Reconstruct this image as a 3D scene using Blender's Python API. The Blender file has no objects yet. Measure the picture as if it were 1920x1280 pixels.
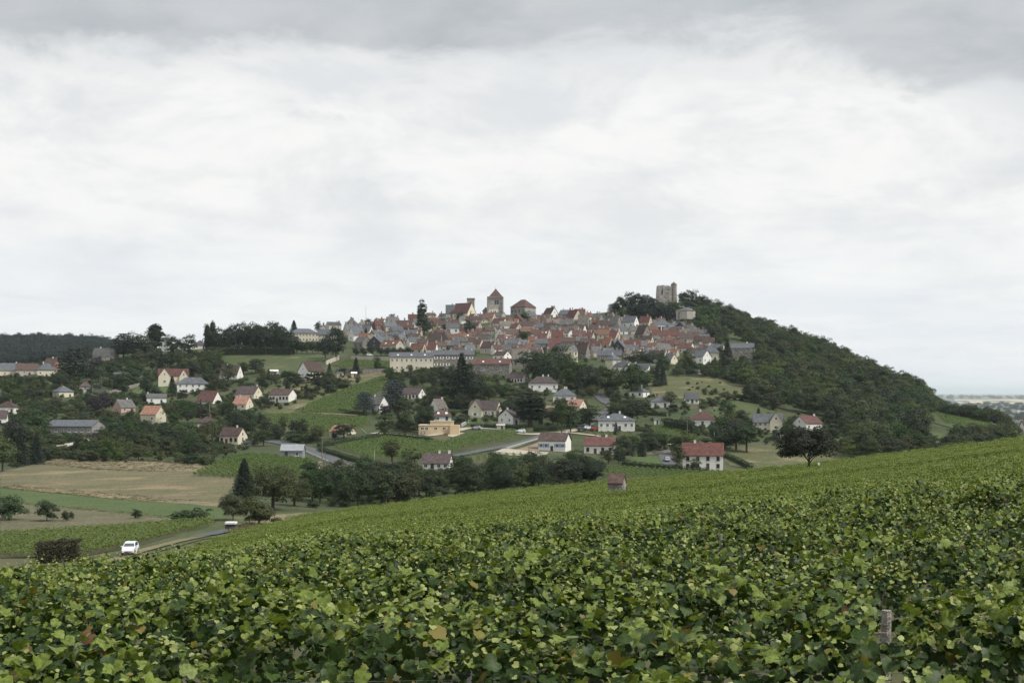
import bpy, bmesh, math, random
import numpy as np
from mathutils import Vector, Matrix
S = bpy.context.scene
COL = S.collection
R = math.radians
rng = np.random.default_rng(7)
rnd = random.Random(11)
HAZE = 3.4e-5                               # density of the air, per metre

# ------------------------------------------------------------------ camera, sky, sun, exposure
F, CX, HY = 2667.0, 960.0, 735.0           # focal length and horizon in pixels of a 1920 x 1280 frame
cam = bpy.data.cameras.new('camera')
cam.lens, cam.sensor_width = 36.0 * F / 1920, 36.0
cam.shift_y = (HY - 640) / 1920
cam.clip_start, cam.clip_end = 0.2, 200000
camera = bpy.data.objects.new('camera', cam)
camera.rotation_euler = (R(90), 0, 0)
COL.objects.link(camera)
S.camera = camera

SUN_EL, SUN_AZ = 50.0, 112.0                 # degrees; azimuth clockwise from the viewing direction
w = bpy.data.worlds.new('World'); S.world = w; w.use_nodes = True
nt = w.node_tree; nt.nodes.clear()


class NB:
    """small helper for wiring shader nodes"""
    def __init__(s, tree): s.t = tree
    def n(s, typ, **kw):
        nd = s.t.nodes.new(typ)
        for k, v in kw.items(): setattr(nd, k, v)
        return nd
    def put(s, sock, v):
        if isinstance(v, bpy.types.NodeSocket): s.t.links.new(v, sock)
        elif v is not None: sock.default_value = v
    def m(s, op, a, b=None, c=None, clamp=False):
        nd = s.n('ShaderNodeMath', operation=op, use_clamp=clamp)
        for i, v in enumerate((a, b, c)):
            if v is not None: s.put(nd.inputs[i], v)
        return nd.outputs[0]
    def ss(s, x, lo, hi, a=0.0, b=1.0):
        nd = s.n('ShaderNodeMapRange', interpolation_type='SMOOTHSTEP')
        s.put(nd.inputs[0], x)
        for i, v in zip((1, 2, 3, 4), (lo, hi, a, b)): s.put(nd.inputs[i], v)
        return nd.outputs[0]
    def mix(s, f, a, b, mode='MIX'):
        nd = s.n('ShaderNodeMix', data_type='RGBA', blend_type=mode)
        s.put(nd.inputs[0], f)
        for i, v in ((6, a), (7, b)):
            s.put(nd.inputs[i], (*v, 1) if isinstance(v, tuple) and len(v) == 3 else v)
        return nd.outputs[2]
    def noise(s, vec, scale, detail=4, rough=0.55, dist=0.0):
        nd = s.n('ShaderNodeTexNoise')
        if vec is not None: s.put(nd.inputs['Vector'], vec)
        nd.inputs['Scale'].default_value = scale
        nd.inputs['Detail'].default_value = detail
        nd.inputs['Roughness'].default_value = rough
        nd.inputs['Distortion'].default_value = dist
        return nd.outputs[0]
    def xyz(s, x, y, z):
        nd = s.n('ShaderNodeCombineXYZ')
        for i, v in enumerate((x, y, z)): s.put(nd.inputs[i], v)
        return nd.outputs[0]


b = NB(nt)
sky = b.n('ShaderNodeTexSky', sky_type='NISHITA', sun_disc=False)
sky.sun_elevation, sky.sun_rotation = R(SUN_EL), R(SUN_AZ)
tc = b.n('ShaderNodeTexCoord')
sep = b.n('ShaderNodeSeparateXYZ'); nt.links.new(tc.outputs['Generated'], sep.inputs[0])
dx, dy, dz = sep.outputs
up = b.m('MAXIMUM', dz, 0.0)
k = b.m('DIVIDE', 1.0, b.m('ADD', up, 0.16))
pv = b.xyz(b.m('MULTIPLY', dx, k), b.m('MULTIPLY', dy, k), 0.0)        # a cloud deck seen from below
big = b.noise(pv, 1.35, 5, 0.52, 0.25)
mid = b.noise(pv, 3.6, 7, 0.58, 0.4)
puff = b.noise(b.xyz(b.m('MULTIPLY', dx, 1.0), dy, b.m('MULTIPLY', dz, 2.2)), 8.0, 8, 0.62, 0.35)
wisp = b.noise(b.xyz(dx, dy, b.m('MULTIPLY', dz, 5.0)), 5.0, 6, 0.6, 0.2)
# heavy grey deck overhead whose ragged lower edge comes into view
edge = b.m('ADD', b.m('MULTIPLY_ADD', b.m('SUBTRACT', puff, 0.5), 0.16, dz),
           b.m('MULTIPLY', b.m('SUBTRACT', big, 0.5), 0.12))
edge = b.m('ADD', edge, b.m('MULTIPLY', b.ss(dx, 0.16, 0.36), 0.030))
deck = b.ss(edge, 0.206, 0.246)
deck = b.m('MULTIPLY', deck, b.ss(mid, 0.2, 0.75, 1.0, 0.62))
cloud = b.mix(b.ss(puff, 0.34, 0.62), (0.585, 0.600, 0.615), (0.72, 0.722, 0.712))
low = b.ss(dz, 0.0, 0.10)
soft = b.mix(b.ss(wisp, 0.34, 0.64), (0.615, 0.645, 0.675), (0.70, 0.715, 0.715))
cloud = b.mix(b.ss(dz, 0.04, 0.15), soft, cloud)
cloud = b.mix(b.m('MULTIPLY', b.ss(mid, 0.45, 0.75), 0.42), cloud, (0.56, 0.58, 0.605))
cloud = b.mix(deck, cloud, (0.36, 0.385, 0.412))
bright = b.ss(dz, 0.28, 0.85, 1.0, 1.6)                               # an overcast sky is brightest overhead
cloud = b.mix(1.0, cloud, b.xyz(bright, bright, bright), 'MULTIPLY')
gap = b.m('MULTIPLY', b.ss(b.noise(pv, 2.1, 4), 0.60, 0.74), 0.10)
bg1 = b.n('ShaderNodeBackground'); bg1.inputs[1].default_value = 0.10
nt.links.new(sky.outputs[0], bg1.inputs[0])
bg2 = b.n('ShaderNodeBackground'); bg2.inputs[1].default_value = 1.0
nt.links.new(cloud, bg2.inputs[0])
mx = b.n('ShaderNodeMixShader')
b.put(mx.inputs[0], b.m('SUBTRACT', 1.0, gap))
nt.links.new(bg1.outputs[0], mx.inputs[1]); nt.links.new(bg2.outputs[0], mx.inputs[2])
wo = b.n('ShaderNodeOutputWorld'); nt.links.new(mx.outputs[0], wo.inputs[0])

sun = bpy.data.lights.new('sun', 'SUN')
sun.energy, sun.angle, sun.color = 2.7, R(10), (1.0, 0.965, 0.90)
sun_o = bpy.data.objects.new('sun', sun)
az, el = R(SUN_AZ), R(SUN_EL)
sd = Vector((math.sin(az) * math.cos(el), math.cos(az) * math.cos(el), math.sin(el)))
sun_o.rotation_euler = sd.to_track_quat('Z', 'Y').to_euler()
sun_o.location = sd * 300
COL.objects.link(sun_o)

S.view_settings.view_transform = 'Standard'
S.view_settings.look = 'None'
S.view_settings.exposure = 0.40
S.view_settings.gamma = 1.0
S.render.engine = 'CYCLES'
S.cycles.use_denoising = True
S.cycles.max_bounces = 6
S.cycles.diffuse_bounces = 3
S.cycles.glossy_bounces = 2
S.cycles.transmission_bounces = 3
S.cycles.transparent_max_bounces = 4
S.cycles.volume_bounces = 1
S.cycles.use_adaptive_sampling = True
S.cycles.adaptive_threshold = 0.02

# ------------------------------------------------------------------ materials
MATS = {}


def M(name, c1, c2=None, scale=1.0, rough=0.85, objr=0.0, island=None, bump=0.0, trans=0.0, tc3=None, spec=0.3,
      c3=None, s3=8.0, metal=0.0, hue=0.05, fine=0.0):
    """procedural material: two tones mixed by noise, a third tone in blotches, per-object and per-leaf variation"""
    m = bpy.data.materials.new(name); m.use_nodes = True
    t = m.node_tree; t.nodes.clear(); q = NB(t)
    geo = q.n('ShaderNodeNewGeometry')
    pos = geo.outputs['Position']
    col = (*c1, 1)
    nz = None
    if c2 is not None:
        if island:
            f = geo.outputs['Random Per Island']
            if island < 1:
                f = q.m('ADD', q.m('MULTIPLY', f, island), q.m('MULTIPLY', q.noise(pos, scale, 2), 1 - island))
        else:
            nz = q.noise(pos, scale, 6, 0.65)
            f = q.ss(nz, 0.32, 0.68)
        col = q.mix(f, c1, c2)
    if c3 is not None:
        col = q.mix(q.ss(q.noise(pos, s3, 5, 0.6), 0.54, 0.70), col, c3)
    if fine:
        fv = q.ss(q.noise(pos, fine, 3, 0.7), 0.3, 0.7, 0.62, 1.36)
        col = q.mix(1.0, col, q.xyz(fv, fv, fv), 'MULTIPLY')
    if objr:
        oi = q.n('ShaderNodeObjectInfo')
        hs = q.n('ShaderNodeHueSaturation')
        r = oi.outputs['Random']
        q.put(hs.inputs['Hue'], q.m('MULTIPLY_ADD', r, hue * objr, 0.5 - hue / 2 * objr))
        q.put(hs.inputs['Value'], q.m('MULTIPLY_ADD', q.m('FRACT', q.m('MULTIPLY', r, 7.31)), 0.7 * objr, 1 - 0.35 * objr))
        q.put(hs.inputs['Saturation'], q.m('MULTIPLY_ADD', q.m('FRACT', q.m('MULTIPLY', r, 3.7)), 0.5 * objr, 1 - 0.25 * objr))
        q.put(hs.inputs['Color'], col); col = hs.outputs[0]
    bs = q.n('ShaderNodeBsdfPrincipled')
    q.put(bs.inputs['Base Color'], col)
    bs.inputs['Roughness'].default_value = rough
    bs.inputs['Specular IOR Level'].default_value = spec
    bs.inputs['Metallic'].default_value = metal
    if bump and nz is not None:
        bp = q.n('ShaderNodeBump'); bp.inputs['Strength'].default_value = bump
        q.put(bp.inputs['Height'], q.noise(pos, scale * 3, 5)); bp.inputs['Distance'].default_value = 0.2
        t.links.new(bp.outputs[0], bs.inputs['Normal'])
    out = q.n('ShaderNodeOutputMaterial')
    sh = bs.outputs[0]
    if trans:
        tr = q.n('ShaderNodeBsdfTranslucent')
        q.put(tr.inputs[0], q.mix(1.0, col, tc3 or (1.3, 1.35, 0.6), 'MULTIPLY'))
        ms = q.n('ShaderNodeMixShader'); ms.inputs[0].default_value = trans
        t.links.new(sh, ms.inputs[1]); t.links.new(tr.outputs[0], ms.inputs[2]); sh = ms.outputs[0]
    t.links.new(sh, out.inputs[0])
    MATS[name] = m
    return m


# ground
M('turf', (0.034, 0.052, 0.017), (0.060, 0.070, 0.027), 0.06, 0.95, bump=0.3, c3=(0.088, 0.082, 0.044), s3=0.03, fine=1.2)
M('grass', (0.046, 0.068, 0.021), (0.074, 0.086, 0.031), 0.12, 0.95, c3=(0.13, 0.12, 0.06), s3=0.05, fine=1.2)
M('lush_grass', (0.055, 0.084, 0.024), (0.074, 0.104, 0.032), 0.15, 0.95, fine=1.5)
M('dry_grass', (0.22, 0.175, 0.105), (0.125, 0.112, 0.062), 0.12, 0.95, c3=(0.30, 0.24, 0.15), s3=0.06, fine=1.6)
M('meadow', (0.088, 0.088, 0.046), (0.128, 0.114, 0.064), 0.11, 0.95, c3=(0.080, 0.088, 0.040), s3=0.3, fine=1.6)
M('hay_meadow', (0.098, 0.096, 0.046), (0.150, 0.127, 0.068), 0.10, 0.95, c3=(0.22, 0.17, 0.095), s3=0.05, fine=1.6)
M('slope_grass', (0.066, 0.080, 0.028), (0.102, 0.100, 0.043), 0.10, 0.95, c3=(0.19, 0.16, 0.092), s3=0.06, fine=1.2)
M('soil', (0.17, 0.125, 0.085), (0.25, 0.19, 0.13), 0.2, 0.95)
M('vine_soil', (0.10, 0.085, 0.05), (0.075, 0.085, 0.03), 0.5, 0.95)
M('asphalt', (0.075, 0.077, 0.082), (0.105, 0.106, 0.108), 0.3, 0.9)
M('gravel', (0.42, 0.37, 0.29), (0.33, 0.29, 0.22), 0.4, 0.95)
M('plain', (0.050, 0.070, 0.045), (0.12, 0.12, 0.07), 0.0016, 1.0, c3=(0.05, 0.075, 0.04), s3=0.0008)
M('stubble', (0.60, 0.50, 0.34), (0.45, 0.38, 0.26), 0.002, 1.0)
# leaves
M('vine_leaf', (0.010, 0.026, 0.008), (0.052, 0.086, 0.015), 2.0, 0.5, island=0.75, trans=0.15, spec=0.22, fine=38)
M('vine_leaf_light', (0.085, 0.125, 0.020), (0.19, 0.235, 0.050), 2.0, 0.45, island=0.8, trans=0.22, spec=0.2, fine=38)  # paler vine leaf, mostly used to paint light onto the row tops
M('vine_leaf_young', (0.19, 0.225, 0.055), (0.36, 0.385, 0.14), 2.0, 0.5, island=0.9, trans=0.3, spec=0.35)
M('vine_leaf_yellow', (0.17, 0.165, 0.030), (0.19, 0.14, 0.035), 2.0, 0.55, island=0.8, trans=0.25, spec=0.3)
M('vine_leaf_brown', (0.115, 0.050, 0.026), (0.15, 0.085, 0.035), 2.0, 0.6, island=0.9, trans=0.15, spec=0.3)
M('vine_field', (0.068, 0.108, 0.016), (0.160, 0.200, 0.036), 0.12, 0.55, island=0.7, trans=0.22, spec=0.15)
M('vine_mass', (0.060, 0.098, 0.018), (0.140, 0.175, 0.036), 0.15, 0.55, island=0.8, trans=0.25)
M('plot_vine', (0.050, 0.094, 0.019), (0.110, 0.160, 0.032), 0.1, 0.6, island=0.7, trans=0.2)
M('foliage', (0.013, 0.028, 0.010), (0.054, 0.083, 0.025), 0.1, 0.6, objr=1.0, island=0.8, trans=0.15)
M('foliage_light', (0.042, 0.068, 0.018), (0.098, 0.124, 0.036), 0.1, 0.6, objr=0.6, island=0.8, trans=0.2)
M('foliage_olive', (0.030, 0.043, 0.014), (0.075, 0.082, 0.030), 0.1, 0.6, objr=0.5, island=0.8, trans=0.15)
M('foliage_dark', (0.011, 0.022, 0.010), (0.031, 0.048, 0.020), 0.1, 0.6, objr=0.5, island=0.8, trans=0.1)
M('fruit_leaf', (0.010, 0.015, 0.007), (0.030, 0.036, 0.014), 0.1, 0.6, island=0.8, trans=0.08)
M('hazed_forest_leaf', (0.012, 0.022, 0.018), (0.032, 0.050, 0.042), 0.05, 0.7, objr=0.5, island=0.7)  # far foliage: blue of the distance haze mixed into the leaf colour
M('needles', (0.008, 0.019, 0.012), (0.022, 0.038, 0.022), 0.1, 0.6, objr=0.4, island=0.8)
M('blue_needles', (0.022, 0.038, 0.038), (0.055, 0.078, 0.075), 0.1, 0.6, objr=0.3, island=0.8)
M('purple_leaf', (0.012, 0.008, 0.014), (0.030, 0.018, 0.026), 0.1, 0.6, objr=0.2, island=0.8)
M('hedge_leaf', (0.014, 0.030, 0.010), (0.040, 0.060, 0.020), 0.3, 0.6, objr=0.4, island=0.8)
M('brown_hedge', (0.030, 0.032, 0.016), (0.072, 0.064, 0.032), 0.3, 0.7, island=0.8)
M('bark', (0.055, 0.042, 0.032), (0.095, 0.078, 0.06), 3.0, 0.9)
M('vine_wood', (0.075, 0.055, 0.04), (0.12, 0.09, 0.065), 12.0, 0.9)
M('post_wood', (0.20, 0.18, 0.155), (0.34, 0.315, 0.28), 9.0, 0.9, bump=0.4)
M('wire', (0.35, 0.35, 0.35), rough=0.4, metal=0.8)
# buildings
M('tile_red', (0.088, 0.040, 0.035), (0.118, 0.056, 0.048), 0.8, 0.85, objr=0.5, hue=0.02, c3=(0.12, 0.055, 0.05), s3=0.6, fine=1.4)
M('tile_brown', (0.062, 0.042, 0.037), (0.092, 0.058, 0.049), 0.8, 0.85, objr=0.7, hue=0.02, c3=(0.10, 0.07, 0.06), s3=0.6, fine=1.4)
M('tile_dark', (0.066, 0.050, 0.050), (0.090, 0.066, 0.063), 0.8, 0.85, objr=0.4, hue=0.02, fine=1.4)
M('tile_orange', (0.150, 0.078, 0.053), (0.115, 0.060, 0.044), 0.7, 0.85, objr=0.4, hue=0.02, c3=(0.17, 0.08, 0.06), s3=0.5, fine=1.4)
M('tile_salmon', (0.30, 0.165, 0.12), (0.25, 0.135, 0.10), 0.5, 0.85, objr=0.3, hue=0.02, fine=1.4)
M('slate', (0.076, 0.083, 0.093), (0.105, 0.112, 0.123), 0.6, 0.6, objr=0.4, c3=(0.10, 0.11, 0.115), s3=0.5, fine=1.4)
M('slate_grey', (0.080, 0.079, 0.080), (0.118, 0.113, 0.108), 0.6, 0.75, objr=0.5, c3=(0.13, 0.115, 0.10), s3=0.5, fine=1.4)
M('slate_dark', (0.050, 0.052, 0.060), (0.072, 0.075, 0.083), 0.6, 0.6, objr=0.3)
M('stone_roof', (0.125, 0.112, 0.098), (0.175, 0.155, 0.132), 0.8, 0.9, objr=0.4, fine=1.4)
M('white_render', (0.80, 0.785, 0.735), (0.74, 0.72, 0.665), 0.3, 0.9, objr=0.12)
M('cream_render', (0.68, 0.62, 0.48), (0.61, 0.55, 0.42), 0.25, 0.9, objr=0.2)
M('pale_render', (0.52, 0.47, 0.39), (0.44, 0.39, 0.32), 0.35, 0.9, objr=0.3, c3=(0.36, 0.32, 0.26), s3=0.5)
M('ochre_render', (0.66, 0.51, 0.32), (0.60, 0.46, 0.29), 0.4, 0.9)
M('pink_render', (0.56, 0.37, 0.30), (0.50, 0.33, 0.27), 0.4, 0.9)
M('stone', (0.27, 0.25, 0.22), (0.19, 0.175, 0.155), 0.7, 0.95, objr=0.3, c3=(0.36, 0.335, 0.295), s3=0.9, bump=0.5, fine=1.1)
M('old_stone', (0.37, 0.345, 0.31), (0.22, 0.207, 0.192), 0.55, 0.95, c3=(0.48, 0.45, 0.41), s3=0.7, bump=0.6, fine=1.1)
M('grey_stone', (0.19, 0.185, 0.18), (0.25, 0.24, 0.225), 0.5, 0.95, objr=0.3)
M('dark_board', (0.045, 0.048, 0.055), (0.065, 0.068, 0.075), 0.5, 0.8)
M('brick', (0.26, 0.125, 0.095), (0.20, 0.10, 0.08), 0.9, 0.9)
M('chimney_brick', (0.24, 0.13, 0.10), (0.18, 0.11, 0.09), 1.0, 0.9, objr=0.5)
M('glass', (0.025, 0.028, 0.034), rough=0.15, spec=0.5)
M('white_paint', (0.78, 0.78, 0.76), rough=0.6)
M('bright_white', (0.86, 0.86, 0.85), rough=0.5)
M('brown_paint', (0.11, 0.055, 0.035), rough=0.7)
M('blue_paint', (0.22, 0.33, 0.55), rough=0.7)
M('blue_tarp', (0.05, 0.09, 0.32), rough=0.6)
M('grey_metal', (0.22, 0.235, 0.25), (0.30, 0.31, 0.325), 0.8, 0.5, c3=(0.26, 0.24, 0.22), s3=1.0)
M('rust_sheet', (0.25, 0.075, 0.06), (0.36, 0.32, 0.30), 0.9, 0.7)
M('concrete', (0.42, 0.40, 0.36), (0.34, 0.325, 0.295), 0.4, 0.9)
M('tank_wall', (0.43, 0.40, 0.335), (0.36, 0.335, 0.28), 0.5, 0.9)
M('pole_wood', (0.16, 0.14, 0.12), (0.22, 0.20, 0.17), 2.0, 0.9)
M('tyre', (0.02, 0.02, 0.022), rough=0.8)
M('car_white', (0.78, 0.79, 0.80), rough=0.25, spec=0.5)
M('car_silver', (0.42, 0.43, 0.44), rough=0.3, spec=0.5)
M('car_dark', (0.05, 0.055, 0.065), rough=0.3, spec=0.5)
M('car_red', (0.25, 0.03, 0.03), rough=0.3, spec=0.5)
M('car_glass', (0.07, 0.08, 0.095), rough=0.08, spec=0.6)
M('lamp_glass', (0.55, 0.57, 0.60), rough=0.15, spec=0.6)

# ------------------------------------------------------------------ object helpers
TAGGED = []


def link(o, parent=None):
    COL.objects.link(o)
    if parent is not None: o.parent = parent
    return o


def obj(name, me, parent=None, loc=None, rot=None, scale=None):
    o = bpy.data.objects.new(name, me)
    if loc is not None: o.location = loc
    if rot is not None: o.rotation_euler = rot
    if scale is not None: o.scale = scale
    return link(o, parent)


def tag(o, label, cat=None, group=None, kind=None):
    if label: o['label'] = label
    if cat: o['category'] = cat
    if group: o['group'] = group
    if kind: o['kind'] = kind
    return o


def empty(name, loc, label=None, cat=None, group=None):
    o = bpy.data.objects.new(name, None); o.location = loc; link(o)
    return tag(o, label, cat, group)


def mesh(name, verts, faces, mats, idx=None, smooth=False):
    me = bpy.data.meshes.new(name)
    me.from_pydata([tuple(v) for v in verts], [], faces)
    for m in ([mats] if isinstance(mats, str) else mats): me.materials.append(MATS[m])
    if idx is not None: me.polygons.foreach_set('material_index', np.asarray(idx, np.int32))
    if smooth: me.polygons.foreach_set('use_smooth', np.ones(len(me.polygons), bool))
    me.update()
    return me


def fast_mesh(name, V, FA, mats, idx=None, smooth=False):
    """V (n,3), FA (m,k) with one k for all faces"""
    me = bpy.data.meshes.new(name)
    V = np.ascontiguousarray(V, np.float32); FA = np.ascontiguousarray(FA, np.int32)
    m, kk = FA.shape
    me.vertices.add(len(V)); me.vertices.foreach_set('co', V.ravel())
    me.loops.add(m * kk); me.loops.foreach_set('vertex_index', FA.ravel())
    me.polygons.add(m); me.polygons.foreach_set('loop_start', np.arange(0, m * kk, kk, dtype=np.int32))
    for mm in ([mats] if isinstance(mats, str) else mats): me.materials.append(MATS[mm])
    if idx is not None: me.polygons.foreach_set('material_index', np.ascontiguousarray(idx, np.int32))
    me.polygons.foreach_set('use_smooth', np.full(m, bool(smooth)))
    me.update(calc_edges=True)
    return me


class MB:
    """collects shapes for one mesh"""
    def __init__(s): s.v, s.f, s.i = [], [], []
    def add(s, v, f, mi=0):
        o = len(s.v); s.v += [tuple(p) for p in v]
        s.f += [tuple(o + j for j in q) for q in f]; s.i += [mi] * len(f)
        return s
    def box(s, c, size, mi=0, mat=None):
        x, y, z = (d / 2 for d in size)
        v = [Vector((a * x, e * y, g * z)) for g in (-1, 1) for a, e in ((-1, -1), (1, -1), (1, 1), (-1, 1))]
        if mat is not None: v = [mat @ p for p in v]
        c = Vector(c)
        return s.add([p + c for p in v], [(3, 2, 1, 0), (4, 5, 6, 7), (0, 1, 5, 4), (1, 2, 6, 5), (2, 3, 7, 6), (3, 0, 4, 7)], mi)
    def tube(s, pts, rad, n=8, mi=0):
        pts = [Vector(p) for p in pts]; rings = []
        for i, p in enumerate(pts):
            t = (pts[min(i + 1, len(pts) - 1)] - pts[max(i - 1, 0)]).normalized()
            a = t.orthogonal().normalized(); c = t.cross(a)
            rings.append([p + (a * math.cos(2 * math.pi * j / n) + c * math.sin(2 * math.pi * j / n)) * rad[i] for j in range(n)])
        v = [p for r_ in rings for p in r_]
        f = [(i * n + j, i * n + (j + 1) % n, (i + 1) * n + (j + 1) % n, (i + 1) * n + j) for i in range(len(pts) - 1) for j in range(n)]
        f += [tuple(range(n))[::-1], tuple(range((len(pts) - 1) * n, len(pts) * n))]
        return s.add(v, f, mi)
    def mesh(s, name, mats, smooth=False):
        me = mesh(name, s.v, s.f, mats, s.i, smooth)
        bm = bmesh.new(); bm.from_mesh(me); bmesh.ops.recalc_face_normals(bm, faces=bm.faces); bm.to_mesh(me); bm.free()
        return me
    def build(s, name, mats, parent=None, loc=None, rot=None, smooth=False):
        return obj(name, s.mesh(name, mats, smooth), parent, loc, rot)


# ------------------------------------------------------------------ terrain: heights (metres, camera eye = 0) along sight lines of the valley
def py(D, y): return (D, -(y - HY) / F * D)


# the near slope: a vine terrace that ends in a soft edge, then the long vine slope up to its crest
BY = {-400: 1110, 0: 1076, 200: 1064, 400: 1042, 600: 1012, 800: 1000, 1000: 985, 1200: 966, 1400: 946, 1600: 926, 1920: 892, 2300: 850}
Y12 = {-400: 1145, 0: 1135, 200: 1130, 400: 1126, 600: 1122, 800: 1118, 1000: 1114, 1200: 1112, 1400: 1110, 1600: 1106, 1920: 1100, 2300: 1090}
CREST = {600: -17.6, 800: -15.65, 1000: -13.95, 1200: -12.75, 1400: -11.45, 1600: -9.75, 1920: -6.7, 2300: -3.3}
FALL = {-400: [(60, -13), (100, -19), (150, -22), (183, -22.6), (230, -23)], 0: [(60, -11), (100, -18), (150, -21.6), (183, -22.4), (230, -22.9)],
        200: [(60, -9.5), (100, -16.5), (150, -20.6), (183, -21.3), (230, -22.7)], 400: [(70, -9.6), (100, -12.8), (150, -17.2), (205, -20.6), (230, -21.8)]}
NEAR = {}
for px_ in BY:
    line = lambda D_, y_=BY[px_]: -(y_ - HY) / F * D_
    kk = [(12, -(Y12[px_] - HY) / F * 12 - 1.3), (36, line(36) - 1.3)]
    if px_ in FALL: kk += FALL[px_]
    else:
        z80 = -(BY[px_] - 4 - HY) / F * 80; zc = CREST[px_]
        kk += [(50, line(50) - 2.1), (65, line(65) - 1.75), (80, z80 - 1.3), (120, z80 + (zc - z80) * .32 - 1.3), (150, z80 + (zc - z80) * .56 - 1.3), (205, zc - 1.3),
               (235, zc - 1.3 - 3.6)]
    NEAR[px_] = kk
FAR = {-400: [(330, -23), py(450, 868), (600, -19), (850, -4), (1300, 25), (2000, 64), (2600, 50), (4000, -60), (8000, -75)],
       0: [(330, -22.9), py(450, 868), py(600, 815), py(700, 780), py(850, 730), py(1000, 702), py(1300, 692), py(2000, 649), (2600, 45), (4000, -60), (8000, -75)],
       200: [(330, -22.9), py(450, 868), py(600, 812), py(700, 770), py(800, 735), py(900, 695), py(1000, 665), (1200, 26), py(2000, 651), (2600, 45), (4000, -60), (8000, -75)],
       400: [(330, -22), py(450, 862), py(550, 830), py(650, 790), py(750, 740), py(850, 695), py(950, 660), py(1050, 652), (1300, 24), (2000, 20), (4000, -60), (8000, -75)],
       600: [(330, -24), py(400, 882), py(480, 850), py(560, 815), py(650, 770), py(750, 720), py(850, 680), py(930, 655), py(1000, 635), py(1100, 625), (1300, 30), (2200, -40), (4000, -70), (8000, -75)],
       800: [(300, -25), py(380, 905), py(450, 870), py(540, 820), py(640, 770), py(740, 715), py(800, 690), py(900, 655), py(1000, 620), py(1060, 601), py(1150, 595), (1350, 30), (2200, -50), (4000, -74), (8000, -75)],
       950: [(300, -25.5), py(380, 900), py(450, 868), py(520, 830), py(600, 790), py(700, 735), py(800, 690), py(900, 650), py(1000, 615), py(1080, 592), py(1150, 590), (1350, 40), (2200, -50), (4000, -74), (8000, -75)],
       1100: [(300, -25.5), (380, -25.5), py(450, 872), py(520, 840), py(600, 790), py(700, 745), py(800, 700), py(900, 655), py(1000, 618), py(1080, 600), py(1150, 592), (1350, 42), (2200, -50), (4000, -74), (8000, -75)],
       1250: [(300, -25), (400, -26.2), py(450, 885), py(520, 840), py(600, 785), py(700, 740), py(800, 700), py(880, 665), py(960, 635), py(1040, 600), py(1100, 575), py(1150, 570), (1350, 50), (2200, -50), (4000, -74), (8000, -75)],
       1400: [(300, -24), (400, -26.5), py(450, 890), py(540, 830), py(620, 790), py(700, 745), py(800, 695), py(880, 660), py(960, 640), py(1040, 615), py(1090, 606), (1300, 30), (2200, -50), (4000, -74), (8000, -75)],
       1550: [(300, -23), (400, -27), py(450, 888), py(550, 832), py(650, 792), py(750, 750), py(850, 700), py(950, 668), py(1000, 660), (1200, 5), (2200, -60), (4000, -74), (8000, -75)],
       1700: [(300, -22), (400, -27), py(450, 885), py(600, 832), py(700, 795), py(800, 757), py(880, 731), (1000, -8), (1300, -40), (2200, -72), (4000, -75), (8000, -75)],
       1850: [(300, -20), (400, -26), (450, -26), py(560, 830), py(650, 806), py(740, 785), (850, -25), (1300, -62), (2200, -74), (4000, -75), (8000, -75)],
       1920: [(300, -18), (400, -24), (450, -24.5), py(560, 822), py(650, 805), (750, -23), (900, -38), (1300, -66), (2200, -74), (4000, -75), (8000, -75)],
       2300: [(300, -14), (400, -20), (560, -28), (750, -40), (1300, -68), (2200, -74), (4000, -75), (8000, -75)]}


def pchip(x, y, q):
    x, y = np.asarray(x, float), np.asarray(y, float)
    h = np.diff(x); d = np.diff(y) / h
    m = np.zeros_like(y)
    for i in range(1, len(x) - 1):
        if d[i - 1] * d[i] > 0:
            w1, w2 = 2 * h[i] + h[i - 1], h[i] + 2 * h[i - 1]
            m[i] = (w1 + w2) / (w1 / d[i - 1] + w2 / d[i])
    m[0], m[-1] = d[0], d[-1]
    i = np.clip(np.searchsorted(x, q) - 1, 0, len(h) - 1)
    t = np.clip((q - x[i]) / h[i], 0, 1)
    return ((1 + 2 * t) * (1 - t) ** 2 * y[i] + t * (1 - t) ** 2 * h[i] * m[i] + t * t * (3 - 2 * t) * y[i + 1] + t * t * (t - 1) * h[i] * m[i + 1])


TD = np.exp(np.linspace(math.log(0.8), math.log(66000), 620))
TX = np.arange(-3000, 5001, 20.0)


def _table(keys, lo, hi):
    xs = sorted(keys)
    rows = []
    for x in xs:
        kk = keys[x]
        rows.append(pchip([a for a, _ in kk], [c for _, c in kk], np.clip(TD, lo, hi)))
    rows = np.array(rows)
    return np.array([np.interp(TX, xs, rows[:, j]) for j in range(len(TD))]).T


def _build():
    near = {x: [(0.5, -2.7), (7, -2.7)] + v for x, v in NEAR.items()}
    far = {}
    for x, v in FAR.items():
        xs = sorted(near); z0 = np.interp(x, xs, [near[a][-1][1] for a in xs])
        far[x] = [(232, z0)] + v
    a = _table(near, 0.5, 234); c = _table(far, 232, 8000)
    t = np.clip((np.log(TD) - math.log(222)) / (math.log(245) - math.log(222)), 0, 1); t = t * t * (3 - 2 * t)
    T = a * (1 - t) + c * t
    ker = np.exp(-0.5 * (np.arange(-8, 9) / 2.6) ** 2); ker /= ker.sum()
    P_ = np.pad(T, ((8, 8), (0, 0)), mode='edge')
    return sum(ker[i] * P_[i:i + len(TX)] for i in range(17))


TZ = _build()
LTD = np.log(TD)


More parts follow.
